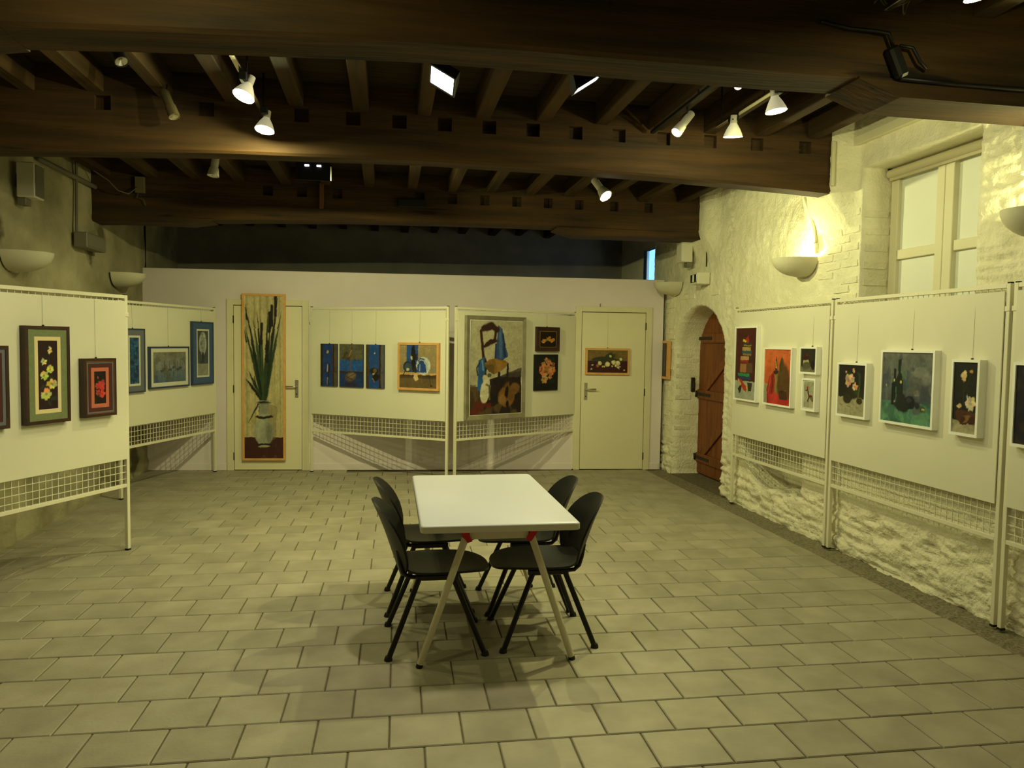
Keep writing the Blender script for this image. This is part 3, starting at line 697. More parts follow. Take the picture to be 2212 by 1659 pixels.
def picture(P, u0, u1, z0, z1, label, art_fn, frame=None, fw=0.02, d=0.03, mounts=(), off=0.024, wire_to=None, slope=0.0, rec=0.008, seed=1, lip=None, tilt=0.0, back=False, name='framed_painting', group=None, cat='painting', res=0.0045):
    w, h = abs(u1-u0), z1-z0; yl = -off if not back else 0.004
    r = thing(name, P.at((u0+u1)/2, yl, z0), P.a + (PI if back else 0), label, cat, group)
    x0, x1 = -w/2, w/2; q = 0.0
    if frame:
        ring(x0,x1,0,h,fw,0,-d,slope).build('frame', M[frame], r); q = fw
        if lip: ring(x0+q,x1-q,q,h-q,lip[1],-d*0.3,-d+slope-0.001).build('inner_lip', M[lip[0]], r); q += lip[1]
    yc = -(d-rec) if frame else -d
    for k, (mm, mw) in enumerate(mounts):
        ring(x0+q,x1-q,q,h-q,mw,yc+0.006,yc-0.002*(len(mounts)-k)).build('mount', M[mm], r); q += mw
    MB().box(x0+q-0.002 if frame else x0, x1-q+0.002 if frame else x1, yc+0.0012, -0.001, q-0.002 if frame else 0, h-q+0.002 if frame else h).build('backing' if frame else 'stretcher', M['canvasback'], r)
    A = Art(w-2*q, h-2*q, (60,60,60), seed, res); art_fn(A); A.build(yc, r, x0+q, q)
    if wire_to:
        MB().tube([(0,-0.004,h-0.01),(0,0.0015,wire_to-z0)], 0.0007, 5).build('hanging_thread', M['wirem'], r)
        MB().bbox(-0.007,0.007,-0.010,-0.002,h,h+0.009,0.002).build('hook', M['iron'], r)
    return r

# --- left panels
def a_roses(A):
    A.rect(0,0,1,1,(44,22,26)).mottle(.3)
    for u, v, r in ((.40,.30,.05),(.5,.55,.06),(.22,.32,.08),(.8,.15,.09),(.55,.08,.07),(.7,.45,.07),(.3,.2,.08)): A.ell(u,v,r*2,r,(38,66,58),A.rng.random()*3,.4,.7)
    for u, v in ((.62,.86),(.34,.70)): A.line(u,v,.5,.4,.015,(52,72,44)); A.flower(u,v,.12,(232,216,150),n=5)
    for u, v, r in ((.62,.58,.14),(.30,.49,.17),(.70,.36,.19),(.40,.22,.21)): A.flower(u,v,r,(236,216,120),(150,110,50),9)
def a_redroses(A):
    A.rect(0,0,1,1,(30,20,22)).mottle(.3).patch((34,52,38),9,.62,.7)
    for u, v, r in ((.3,.55,.17),(.66,.62,.20),(.68,.48,.17),(.32,.35,.16),(.70,.29,.19),(.36,.80,.06)): A.flower(u,v,r,(214,72,66),(120,26,30),8)
def a_dark(A): A.rect(0,0,1,1,(66,36,38)).mottle(.25).patch((84,56,44),6,.6,.5)
def a_seascape(A):
    A.grad(0,0,1,1,(36,70,110),(40,92,142)).mottle(.35).patch((26,44,74),8,.55,.7).patch((74,120,150),12,.68,.7)
    A.rect(0,.42,.4,.5,(30,34,46),.7)
def a_harbour(A):
    A.grad(0,.42,1,1,(132,138,140),(128,128,112)).grad(0,0,1,.42,(86,108,130),(116,128,132)).mottle(.2)
    for u, v in ((.26,.45),(.33,.5),(.5,.48),(.62,.55),(.73,.48),(.82,.52)):
        A.line(u,v-.06,u,v+.22,.012,(50,58,70)); A.rect(u-.05,v-.1,u+.05,v-.02,(58,70,88),.85); A.line(u,v-.12,u,v-.34,.02,(70,84,100),None,.5)
    A.patch((96,98,78),9,.62,.6).patch((60,84,116),10,.66,.5,(0,0,1,.4))
def a_urn(A):
    A.rect(0,0,1,1,(72,82,92)).mottle(.2).rect(0,0,1,.26,(150,150,140)).ell(.5,.72,.34,.62,(186,188,178),0,.2).ell(.5,.70,.22,.44,(150,156,156),0,.3)
    A.rect(.42,.30,.58,.52,(44,50,60)).patch((60,66,70),8,.6,.5,(0,.26,1,1))
picture(LP1, 0.36, 0.670, 1.043, 1.557, 'dark maroon picture in a black frame cut off at the left edge', a_dark, 'f_dark', .022, .045, (('m_grey',.022),('m_maroon',.03)), wire_to=1.90, seed=3)
picture(LP1, 0.785, 1.121, 1.046, 1.686, 'tall picture of yellow roses with green and cream mounts in a dark frame', a_roses, 'f_dark', .022, .045, (('m_green',.046),('m_cream',.027)), wire_to=1.90, seed=4)
picture(LP1, 1.234, 1.521, 1.054, 1.468, 'small picture of red roses with a rose-pink mount in a dark frame', a_redroses, 'f_dark', .018, .045, (('m_grey',.010),('m_maroon',.028),('m_pink',.028)), wire_to=1.90, lip=('f_brown',.008), seed=5)
picture(LP1, 1.10, 1.665, 1.06, 1.53, 'brown-framed picture hung on the rear of the nearest left panel, only its edge showing', a_dark, 'f_brown', .025, .035, off=0, back=True, seed=6)
picture(LP2, 0.02, 0.341, 1.062, 1.710, 'blue sea picture in a grey mount, half hidden behind the nearest left panel', a_seascape, 'f_blue', .014, .03, (('m_grey',.055),('m_white',.022)), wire_to=1.95, seed=7)
picture(LP2, 0.413, 1.099, 1.083, 1.528, 'wide grey-blue harbour picture in a white mount and dark blue frame', a_harbour, 'f_blue', .018, .03, (('m_white',.042),), wire_to=1.95, seed=8)
picture(LP2, 1.160, 1.585, 1.085, 1.814, 'tall grey urn picture with a broad blue mount and frame', a_urn, 'f_blue', .016, .03, (('m_blue',.07),('m_white',.02)), wire_to=1.95, seed=9)

# --- doors and far wall
def a_reeds(A):
    A.grad(0,0,1,1,(190,176,126),(206,192,140)).mottle(.1)
    for k in range(13):
        u = k/12+.02*math.sin(k*5); A.line(u,1,u+.04*math.sin(k*3),.12,.05,(150,136,92) if k%2 else (222,208,160),.03,.45)
    A.rect(0,0,1,.13,(74,40,36)).patch((112,66,50),10,.6,.6,(0,0,1,.13))
    A.poly([(.62,.34),(.84,.32),(.80,.12),(.55,.10)],(124,110,76),.5)
    G = ((36,52,34),(46,66,40),(28,40,30),(58,80,50))
    ends = [(.03,.95,.012),(.02,.81,.02),(.33,.90,.02),(.24,.85,.03),(.14,.80,.02),(.62,.92,.03),(.86,.99,.03),(.96,.91,.02),(.78,.80,.03),(.80,.73,.02),(.20,.72,.02),(.52,.60,.03),(.68,.82,.03),(.10,.54,.025),(.02,.50,.015),(.42,.86,.02),(.72,.66,.02),(.60,.70,.03)]
    for i, (u, v, w_) in enumerate(ends): A.line(.50+.10*(u-.5),.35,.5+.62*(u-.5),.35+.62*(v-.35),.055,G[i%4],.07); A.line(.5+.62*(u-.5),.35+.62*(v-.35),u,v,.07,G[i%4],w_*.3)
    for u, v in ((.44,.77),(.65,.84),(.70,.88),(.80,.94),(.58,.66)): A.line(u,v-.06,u+.01,v+.06,.075,(36,26,24))
    for u, v in ((.08,.90),(.06,.76),(.30,.48)): A.line(u,v-.04,u-.05,v+.03,.05,(42,40,34),.01)
    A.line(.36,.34,.10,.22,.05,(40,52,36),.01)
    A.rect(.38,.27,.64,.36,(150,150,128)).ell(.50,.345,.20,.04,(120,122,104),0,.2).ell(.50,.349,.15,.028,(40,40,34),0,.2)
    A.ell(.50,.165,.25,.37,(164,166,142),0,.08).ell(.42,.18,.10,.30,(190,190,166),0,.6,.6).ell(.64,.165,.09,.30,(112,112,94),0,.6,.6)
    A.ell(.51,.258,.23,.055,(46,36,34),0,.15).ell(.51,.268,.17,.035,(164,164,142),0,.15).ell(.50,.085,.20,.035,(40,34,32),0,.2).ell(.50,.075,.15,.03,(170,168,140),0,.2)
    A.line(.37,.32,.37,.29,.02,(60,56,46))
picture(BW, 1.184, 1.700, 0.132, 2.175, 'very tall pine-framed painting of bulrushes in a vase, hung before the left door', a_reeds, 'f_pine', .026, .035, off=.024, seed=11)
def a_still(A):
    A.rect(0,.5,1,1,(124,100,50)).rect(0,0,1,.52,(62,18,24)).mottle(.25)
    for u, v, ru, rv, q in ((.5,.62,.22,.07,.5),(.42,.6,.16,.07,.3),(.25,.62,.16,.04,.2),(.62,.6,.1,.05,-.4),(.52,.74,.12,.06,.7),(.8,.55,.12,.03,-.2),(.36,.52,.14,.04,0)): A.ell(u,v,ru,rv,(52,58,34),q,.4)
    for u, v, r in ((.31,.42,.048),(.50,.38,.06),(.65,.46,.05),(.76,.43,.058),(.57,.74,.03),(.70,.32,.03),(.83,.6,.035)): A.ell(u,v,r,r,(222,212,150),0,.3).ell(u-.01,v+.03,r*.5,r*.45,(244,236,190),0,.6,.7)
    A.ell(.25,.30,.04,.045,(176,104,70)); 
    for u, v in ((.38,.28),(.43,.27),(.61,.29),(.10,.16),(.92,.12),(.12,.33),(.80,.27)): A.ell(u,v,.022,.02,(206,198,140))
    A.poly([(.72,.26),(.80,.14),(.77,.26),(.87,.28),(.76,.30)],(220,212,160))
picture(BW, 5.441, 6.016, 1.233, 1.573, 'small pine-framed fruit still life on the right cream door', a_still, 'f_pine', .026, .03, off=.016, wire_to=2.10, seed=12)

# --- centre panels
def a_tri1(A):
    A.rect(0,0,1,1,(38,66,132)).rect(0,0,.15,1,(52,42,34)).rect(.72,0,1,1,(86,76,58)).rect(.74,0,.82,1,(56,38,30)).mottle(.4)
    A.rect(0,.33,1,.37,(62,48,46),.6).ell(.44,.81,.07,.08,(184,160,120),0,.4).line(.45,.52,.42,.36,.06,(196,180,140)).line(.42,.2,.42,.06,.06,(170,150,110)).line(.52,.5,.46,.05,.10,(28,26,36),None,.6)
def a_tri2(A):
    A.rect(0,0,1,1,(34,60,116)).rect(0,.64,1,1,(98,96,78)).rect(0,.36,1,.64,(44,92,168)).rect(0,.33,1,.37,(66,46,44)).mottle(.4)
    A.patch((58,52,34),9,.55,.7,(.1,.62,.9,.82)).line(.46,.86,.46,.38,.045,(110,80,54)).line(.40,.72,.52,.86,.03,(166,130,84)).line(.52,.86,.54,1.0,.02,(50,44,32))
    A.ell(.48,.24,.24,.17,(98,84,66),.25,.2).ell(.52,.27,.16,.09,(140,122,96),.25,.5,.7).line(.3,.2,.66,.32,.02,(60,50,42)).line(.3,.26,.6,.14,.02,(60,50,42)).ell(.48,.06,.30,.10,(58,40,36),0,.5,.7)
def a_tri3(A):
    A.rect(0,0,1,1,(38,78,150)).rect(0,0,.18,1,(70,60,56)).rect(.72,0,.82,1,(58,38,34)).rect(.82,0,1,1,(92,92,92)).mottle(.35)
    A.rect(0,.34,1,.38,(80,60,54),.5).line(.46,.72,.46,.42,.03,(76,76,66)).ell(.50,.80,.04,.03,(220,212,180))
    A.ell(.46,.39,.24,.16,(44,36,30),0,.2).ell(.5,.4,.10,.10,(112,96,60),0,.4).poly([(.36,.34),(.52,.34),(.44,.27)],(196,176,100)).ell(.54,.24,.22,.16,(36,28,26),.5,.3).line(.36,.22,.46,.14,.05,(150,124,60))
def a_kettle(A):
    A.grad(0,.32,1,1,(150,130,92),(166,146,104)).rect(0,0,1,.32,(110,90,58)).grad(0,.22,1,.33,(90,72,46),(60,48,32)).mottle(.12).rect(0,.30,1,.36,(204,160,98)).rect(0,.29,1,.30,(52,38,26))
    A.rect(.19,.36,.50,1,(44,84,156)).rect(.34,.36,.48,.8,(40,32,30),.9).ell(.37,.72,.06,.3,(30,26,28),0,.2).ell(.32,.70,.025,.05,(214,200,150),0,.5)
    A.ell(.64,.52,.19,.21,(206,210,204),0,.08).ell(.62,.5,.14,.16,(170,176,180),0,.3,.7)
    A.poly([(.46,.36),(.73,.36),(.70,.52),(.65,.60),(.54,.60),(.48,.52)],(40,72,146)).ell(.59,.60,.07,.04,(40,72,146)).line(.50,.62,.55,.68,.03,(36,60,110)).line(.55,.68,.66,.66,.03,(36,60,110)).line(.54,.40,.55,.54,.03,(150,176,214),None,.8).line(.46,.56,.44,.64,.03,(60,90,150))
    A.ell(.22,.49,.13,.13,(38,44,58),0,.08).ell(.23,.48,.10,.10,(70,82,98),0,.4).ell(.22,.42,.04,.03,(214,206,160),0,.4).line(.15,.38,.08,.28,.025,(34,36,44)).line(.82,.40,.80,.34,.03,(160,160,140)).ell(.92,.41,.05,.04,(140,142,124),0,.3)
    A.poly([(.40,.34),(.47,.34),(.51,.20),(.44,.15),(.38,.24)],(214,188,134))
    for k in range(12): 
        q = 2*PI*k/12; A.line(.78+.05*math.cos(q),.28+.025*math.sin(q),.78+.05*math.cos(q+.55),.28+.025*math.sin(q+.55),.013,(40,34,28))
    A.line(.80,.26,.85,.06,.012,(40,34,28)).ell(.86,.06,.025,.02,(34,30,28))
T = 'blue triptych panels on the centre board'
for u0, u1, fn, lb, sd in ((0.179,0.416,a_tri1,'left canvas of the blue triptych, with a hanging tool',21),(0.450,0.780,a_tri2,'wide middle canvas of the blue triptych, with a round basket',22),(0.822,1.068,a_tri3,'right canvas of the blue triptych, with a dark lantern shape',23)):
    picture(CP1, u0, u1, 1.069, 1.579, lb, fn, None, 0, .02, wire_to=1.98, seed=sd, name='triptych_canvas', group=T)
picture(CP1, 1.263, 1.793, 1.067, 1.609, 'pine-framed painting of a blue kettle and pans on a shelf', a_kettle, 'f_pine', .026, .045, wire_to=1.98, seed=24)
def a_chair(A):
    A.grad(0,.30,1,1,(176,168,140),(190,182,152)).mottle(.1)
    A.rect(0,0,1,.30,(70,52,36)).poly([(.3,.36),(.62,.42),(.98,.46),(1,0),(.25,0)],(40,28,26)).poly([(.5,.38),(.62,.42),(1,.5),(1,.40)],(74,64,62),.9).patch((96,74,46),9,.58,.8,(0,0,1,.32)).patch((104,34,26),7,.62,.8,(0,0,.4,.14)).patch((24,20,24),8,.55,.8,(.3,.12,1,.40))
    A.poly([(.52,.96),(.60,.92),(.72,.62),(.62,.58),(.46,.60),(.50,.80)],(50,78,128)).line(.55,.92,.58,.62,.05,(82,112,160),.06,.8).line(.62,.86,.66,.62,.03,(30,46,84),.04).line(.48,.75,.47,.60,.03,(34,50,88))
    D = (56,26,18)
    for P_ in (((.19,.89),(.24,.62)),((.24,.62),(.30,.55)),((.19,.89),(.26,.93)),((.26,.93),(.38,.97)),((.38,.97),(.48,.93)),((.26,.73),(.38,.79)),((.38,.79),(.48,.79)),((.30,.55),(.26,.40)),((.48,.93),(.46,.80))): A.line(*P_[0],*P_[1],.05,D)
    A.line(.24,.92,.40,.95,.10,D,.12).line(.40,.95,.50,.91,.10,D).line(.30,.75,.45,.79,.07,D)
    A.poly([(.24,.54),(.36,.59),(.50,.60),(.68,.57),(.74,.54),(.60,.47),(.46,.43),(.34,.46)],(136,100,44)).poly([(.46,.60),(.74,.54),(.52,.44)],(158,116,52)).poly([(.24,.54),(.45,.53),(.45,.43),(.34,.46)],(104,82,40))
    A.line(.27,.47,.32,.24,.05,(52,28,20)).line(.55,.44,.52,.20,.05,(36,22,20)).line(.72,.53,.70,.26,.04,(36,22,20))
    A.poly([(.14,.58),(.26,.62),(.28,.46),(.24,.34),(.14,.38)],(44,86,142)).poly([(.14,.38),(.23,.36),(.24,.22),(.13,.26)],(40,96,170)).line(.16,.55,.12,.50,.025,(30,40,62)).line(.12,.50,.13,.42,.025,(30,40,62)).line(.22,.58,.24,.48,.03,(110,160,206),None,.8)
    A.ell(.30,.36,.06,.10,(206,196,164),.5,.2).ell(.28,.25,.09,.19,(214,206,176),-.15,.12).line(.30,.32,.38,.30,.03,(120,110,80)).line(.36,.30,.37,.16,.03,(94,92,66))
    A.ell(.70,.18,.16,.16,(134,92,44),.3,.2).ell(.76,.24,.09,.15,(112,76,38),.3,.3).ell(.70,.22,.035,.12,(26,20,20),-.15,.2).ell(.80,.29,.03,.08,(24,18,20),.5,.3).ell(.86,.27,.10,.09,(122,86,42),.2,.3).ell(.62,.15,.08,.07,(146,108,56),0,.5).ell(.72,.10,.03,.06,(22,18,18),0,.3)
    A.ell(.36,.42,.04,.03,(84,90,64),0,.4)
picture(CP2, 0.119, 0.982, 0.733, 1.929, 'large silver-framed painting of an antique chair with blue cloth and jug', a_chair, 'f_grey', .05, .05, off=.024, lip=('f_white',.008), slope=.012, seed=25)
def a_smallroses(A):
    A.rect(0,0,1,1,(30,18,14)).mottle(.3)
    for u, v, r in ((.18,.36,.08),(.30,.40,.07),(.44,.50,.07),(.56,.54,.09),(.70,.40,.08),(.82,.46,.07),(.62,.62,.04)): A.flower(u,v,r,(216,158,74),(120,70,30),6)
def a_bouquet(A):
    A.rect(0,0,1,1,(26,28,26)).mottle(.3)
    for u, v, r in ((.5,.83,.07),(.36,.74,.07),(.62,.78,.08),(.78,.72,.06),(.30,.60,.09),(.46,.64,.1),(.62,.64,.09),(.76,.58,.09),(.36,.50,.08),(.54,.52,.09),(.70,.47,.08),(.26,.54,.06),(.42,.33,.12),(.66,.38,.07),(.84,.54,.05)): A.flower(u,v,r,(224,146,96),(150,66,50),7)
    A.patch((34,54,40),10,.66,.6,(.1,.2,.9,.9))
picture(CP2, 1.162, 1.531, 1.526, 1.824, 'small dark picture of pale blossoms in a brown frame, above the bouquet', a_smallroses, 'f_dark', .05, .04, lip=('f_gold',.005), slope=.008, wire_to=1.98, seed=26)
picture(CP2, 1.141, 1.525, 1.042, 1.487, 'unframed dark canvas of a peach rose bouquet', a_bouquet, None, 0, .022, seed=27, name='canvas_painting')

# --- small picture on the right wall beside the arch
WR = Plane((XR-0.012, 9.9), -PI/2)
def a_panelwood(A): A.rect(0,0,1,1,(70,58,38)).mottle(.4).line(.4,.1,.4,.9,.08,(40,34,26)).line(.7,.2,.7,.8,.06,(110,92,60))
picture(WR, 0.54, 0.86, 1.19, 1.68, 'narrow orange-framed picture seen edge-on beside the arched doorway', a_panelwood, 'f_pine', .03, .045, off=0.006, seed=31)

# --- right panels (white box frames)
def a_books(A):
    A.rect(0,.26,1,1,(74,28,20)).rect(0,0,1,.26,(170,172,154)).mottle(.15)
    St = ((.34,.80,.50,.845,(226,204,62)),(.52,.79,.62,.85,(176,52,44)),(.36,.765,.76,.785,(40,62,86)),(.38,.74,.76,.765,(150,128,60)),(.32,.68,.72,.735,(186,150,90)),(.30,.645,.78,.68,(36,88,104)),(.34,.61,.76,.645,(150,120,74)),(.24,.545,.66,.605,(196,150,98)),(.66,.545,.82,.60,(60,44,40)),(.24,.51,.62,.545,(158,40,34)),(.24,.37,.54,.50,(160,110,66)),(.54,.37,.84,.51,(96,66,46)),(.14,.315,.70,.36,(38,140,92)),(.22,.27,.74,.315,(46,60,112)))
    for u0,v0,u1,v1,c in St: A.rect(u0,v0,u1,v1,c).rect(u0,v0,u1,v0+.006,tuple(int(q*.5) for q in c))
    A.poly([(.42,.84),(.60,.90),(.62,.80)],(168,44,40)).poly([(.14,.28),(.30,.28),(.62,.16),(.54,.10),(.40,.14)],(186,52,44)).poly([(.14,.14),(.36,.22),(.30,.10),(.22,.08)],(40,34,30)).ell(.66,.18,.10,.07,(206,180,96)).poly([(.6,.24),(.84,.24),(.80,.12),(.66,.12)],(52,48,50)).line(.16,.27,.3,.2,.05,(214,176,70))
picture(RP, 7.17-7.049, 7.17-6.596, 1.089, 1.817, 'tall white-framed painting of a stack of coloured books', a_books, 'f_white', .016, .045, seed=41, off=.022)
def a_orange(A):
    A.grad(0,.35,1,1,(206,92,44),(216,112,58)).rect(0,0,1,.36,(160,150,116)).rect(.12,0,1,.30,(150,40,30)).mottle(.2)
    A.ell(.46,.36,.20,.30,(122,100,56),0,.15).ell(.48,.40,.12,.20,(156,128,74),0,.5,.7).ell(.74,.36,.24,.42,(96,64,32),0,.25).ell(.66,.62,.09,.26,(92,70,36),0,.2).line(.62,.62,.64,.84,.05,(70,60,40),.02)
    A.poly([(.40,.64),(.45,.90),(.50,.66),(.46,.60)],(52,42,36)).poly([(.41,.66),(.44,.80),(.47,.66)],(214,196,140)).ell(.44,.58,.10,.04,(60,40,34),0,.2)
    A.poly([(.20,.50),(.36,.60),(.42,.44),(.38,.20),(.24,.14),(.08,.22)],(164,44,34)).line(.24,.5,.18,.2,.03,(206,84,60)).line(.34,.54,.30,.18,.03,(110,24,22)).poly([(.14,.20),(.34,.18),(.60,.14),(.96,.12),(1,0),(.2,0)],(190,44,36)).poly([(.56,.24),(.86,.26),(.9,.1),(.6,.1)],(74,44,30)).ell(.42,.10,.16,.12,(206,60,52),0,.4).ell(.70,.24,.08,.03,(60,40,28))
picture(RP, 7.17-6.460, 7.17-5.974, 1.090, 1.615, 'white-framed orange-red painting of jars and red cloth', a_orange, 'f_white', .016, .045, seed=42, off=.022)
def a_vase(A):
    A.rect(0,0,1,1,(46,44,36)).rect(0,0,1,.22,(120,116,88)).mottle(.3).ell(.34,.42,.20,.16,(200,196,150),0,.2).ell(.34,.62,.22,.12,(64,30,26),0,.3).ell(.36,.28,.26,.14,(98,94,72),0,.4).ell(.80,.30,.12,.18,(34,22,26),0,.3).ell(.4,.74,.1,.08,(76,40,36),0,.4)
def a_puppet(A):
    A.grad(0,0,1,1,(176,174,148),(164,162,138)).mottle(.12)
    for P_ in ((.30,.78,.42,.60,.10,(164,30,28)),(.42,.60,.52,.40,.14,(70,26,26)),(.52,.44,.82,.46,.12,(146,26,28)),(.82,.46,.88,.28,.10,(96,28,24)),(.50,.40,.38,.26,.08,(60,40,34)),(.36,.66,.16,.64,.06,(50,40,34)),(.66,.44,.72,.34,.08,(70,34,30)),(.5,.70,.86,.92,.02,(110,96,60))): A.line(*P_[:4],P_[4],P_[5])
    A.ell(.34,.80,.07,.05,(196,60,44)).line(.34,.28,.46,.24,.05,(48,36,32)).line(.80,.30,.9,.26,.05,(60,30,28))
picture(RP, 7.17-5.850, 7.17-5.596, 1.400, 1.627, 'small white-framed dark still life, upper of the two small pictures', a_vase, 'f_white', .016, .045, seed=43, off=.022, wire_to=1.95, res=.003)
picture(RP, 7.17-5.800, 7.17-5.600, 1.092, 1.364, 'small white-framed picture of a red jointed figure, lower of the two small pictures', a_puppet, 'f_white', .016, .045, (('m_white',.012),), seed=44, off=.022, res=.003)
def a_flowers(A):
    A.rect(0,.36,1,1,(36,32,30)).rect(0,0,1,.42,(168,162,130)).rect(0,.36,1,.45,(40,36,34)).mottle(.2)
    A.poly([(0,.20),(1,.16),(1,.155),(0,.195)],(110,104,80)).line(.5,.18,.5,0,.01,(130,124,98))
    for u, v, ru, rv in ((.42,.40,.16,.14),(.60,.46,.14,.16),(.34,.34,.13,.12),(.80,.40,.10,.18)): A.ell(u,v,ru,rv,(44,44,30),0,.3)
    A.ell(.34,.32,.16,.11,(54,52,36),0,.2).ell(.80,.30,.11,.08,(60,54,32),0,.2).line(.78,.30,.80,.66,.06,(60,56,34)).patch((44,74,44),9,.6,.8,(.2,.42,.8,.85)).rect(.70,.36,.9,.37,(150,142,110),.6)
    for u, v, r in ((.36,.68,.11),(.50,.74,.08),(.63,.57,.08),(.56,.88,.035),(.26,.86,.03)): A.flower(u,v,r,(230,188,150),(170,110,80),8)
    A.line(.76,.36,.78,.56,.015,(150,130,60))
picture(RP, 7.17-5.305, 7.17-4.947, 1.096, 1.511, 'white-framed painting of pink roses with bottles on a pale table', a_flowers, 'f_white', .017, .045, seed=45, off=.022, wire_to=1.95)
def a_bottles(A):
    A.grad(0,.3,1,1,(84,92,96),(112,114,110)).rect(0,0,1,.30,(84,134,110)).mottle(.35,10,40).patch((140,142,134),7,.6,.5,(0,.4,1,1)).patch((60,66,88),8,.6,.6,(0,.25,1,1)).patch((108,160,122),9,.6,.6,(0,0,1,.30)).patch((60,98,88),8,.6,.7,(0,0,1,.32))
    A.ell(.88,.64,.10,.08,(150,152,140),.6,.5,.5)
    for u, b0, t0, w_, nk, c in ((.26,.24,.78,.13,.05,(24,34,32)),(.36,.24,.90,.15,.055,(26,42,34)),(.52,.48,.76,.04,.03,(64,98,100))):
        A.rect(u-w_/2,b0,u+w_/2,b0+(t0-b0)*.55,c).poly([(u-w_/2,b0+(t0-b0)*.55),(u+w_/2,b0+(t0-b0)*.55),(u+nk/2,b0+(t0-b0)*.72),(u-nk/2,b0+(t0-b0)*.72)],c).rect(u-nk/2,b0+(t0-b0)*.7,u+nk/2,t0,c)
    A.line(.42,.62,.44,.78,.02,(70,130,74)).ell(.38,.30,.14,.12,(34,40,42),0,.2).ell(.58,.30,.10,.10,(28,30,40),0,.15).ell(.56,.33,.05,.04,(50,54,66),0,.4).ell(.44,.22,.12,.06,(30,40,40),0,.3).ell(.70,.18,.08,.05,(92,104,110),0,.4).ell(.82,.22,.06,.05,(70,90,60),0,.4).ell(.84,.22,.03,.015,(206,190,110)).ell(.72,.27,.06,.05,(40,44,56),0,.4)
    for u, v, c in ((.25,.60,(220,206,130)),(.39,.58,(214,200,120)),(.27,.30,(150,160,130)),(.08,.52,(190,180,120)),(.66,.45,(150,110,60))): A.ell(u,v,.015,.02,c,0,.5)
    A.line(.10,.30,.10,.5,.05,(110,118,116),None,.5).line(.29,.3,.29,.5,.015,(90,120,96))
picture(RP, 7.17-4.790, 7.17-4.263, 1.100, 1.613, 'large white-framed painting of green bottles on a green cloth', a_bottles, 'f_white', .017, .045, seed=46, off=.022, wire_to=1.95)
def a_chest(A):
    A.rect(0,0,1,1,(30,30,26)).grad(0,0,1,.18,(180,172,140),(156,148,118)).mottle(.2).rect(0,.13,1,.22,(40,32,26),.0)
    A.poly([(.14,.30),(.30,.33),(1,.30),(1,.14),(.36,.12),(.16,.20)],(84,48,30)).poly([(.36,.26),(1,.25),(1,.14),(.36,.12)],(66,36,24)).patch((150,110,70),9,.62,.7,(.4,.14,1,.26)).poly([(0,.22),(.16,.20),(.3,.12),(.3,.10),(0,.12)],(176,168,134),.0)
    A.line(.42,.78,.44,.40,.03,(40,56,36)).line(.74,.88,.48,.60,.02,(44,58,38))
    A.ell(.42,.82,.12,.10,(234,202,150),0,.2).ell(.46,.86,.07,.06,(246,222,176),.5,.4).ell(.42,.76,.06,.08,(222,184,130),0,.3).ell(.72,.88,.06,.06,(216,160,90),0,.3).ell(.28,.38,.09,.08,(226,190,134),0,.2)
    A.flower(.74,.43,.17,(238,226,190),(190,170,130),12); A.line(.58,.54,.64,.40,.04,(236,226,190)).line(.70,.40,.68,.33,.05,(226,216,180))
    A.line(.5,.1,.5,0,.01,(130,122,96))
picture(RP, 7.17-4.112, 7.17-3.887, 1.097, 1.562, 'narrow white-framed painting of pale flowers on a wooden box', a_chest, 'f_white', .017, .05, seed=47, off=.022, wire_to=1.95)
def a_black(A): A.rect(0,0,1,1,(30,28,42)).mottle(.3).patch((60,48,40),6,.65,.6)
picture(RP, 7.17-3.655, 7.17-3.31, 1.085, 1.557, 'white-framed near-black painting cut off by the right edge', a_black, 'f_white', .017, .045, seed=48, off=.022)
# ------------------------------------------------------------------ lamps
def light(kind, name, parent, loc, power, color=WARM, **kw):
    l = bpy.data.lights.new(name, kind); l.energy = power; l.color = color
    o = bpy.data.objects.new(name, l); COL.objects.link(o); o.parent = parent; o.location = loc
    for k, v in kw.items():
        if k == 'dir': o.rotation_euler = Vector(v).normalized().to_track_quat('-Z','Y').to_euler()
        else: setattr(l, k, v)
    return o
def par_lamp(pos, d, zt, label, power=P_PAR, on=True):
    """reflector lamp in a clip-on holder, hung from a track at height zt; pos = centre of the lit face"""
    r = thing('reflector_lamp', (pos[0],pos[1],zt), 0, label, 'spotlight', 'large reflector lamps on the ceiling tracks')
    d = Vector(d).normalized(); R = Matrix.Translation(Vector((0,0,pos[2]-zt))) @ aim(d)     # local -z points along the beam
    MB().lathe([(0.061,-0.005),(0.060,0.0),(0.058,0.010),(0.042,0.045),(0.024,0.075),(0.018,0.085)], 24, R).build('reflector', M['parglass'], r, True)
    MB().lathe([(0.0,-0.006),(0.035,-0.004),(0.059,0.002)], 24, R).build('lit_face', M['lamp_on'], r, True)
    MB().lathe([(0.0,0.13),(0.021,0.13),(0.023,0.08),(0.0,0.08)], 16, R).build('lamp_holder', M['whitepl'], r, auto=40)
    top = (R @ Vector((0,0,0.125)))
    MB().tube([(0,0,-0.004),(0,0.0,min(-0.01,top.z+0.06)),tuple(top)], 0.007, 8).build('arm', M['black'], r, True)
    MB().bbox(-0.022,0.022,-0.035,0.035,-0.045,0.0,0.004).build('track_adapter', M['black'], r)
    light('POINT', 'lamp_light', r, tuple(R @ Vector((0,0,-0.015))), power, shadow_soft_size=0.012)
    return r
def track(x, ya, yb, z, label, mt='chrome', hang=3.225):
    r = thing('lighting_track', (x,(ya+yb)/2,z), 0, label, 'light track')
    MB().bbox(-0.016,0.016,-(yb-ya)/2,(yb-ya)/2,0.0,0.022,0.003).build('rail', M[mt], r)
    for y in (-(yb-ya)/2+0.06, 0, (yb-ya)/2-0.06):
        MB().tube([(0,y,0.02),(0,y,hang-z+0.004)], 0.006, 8).build('hanger', M['black'], r)
    return r
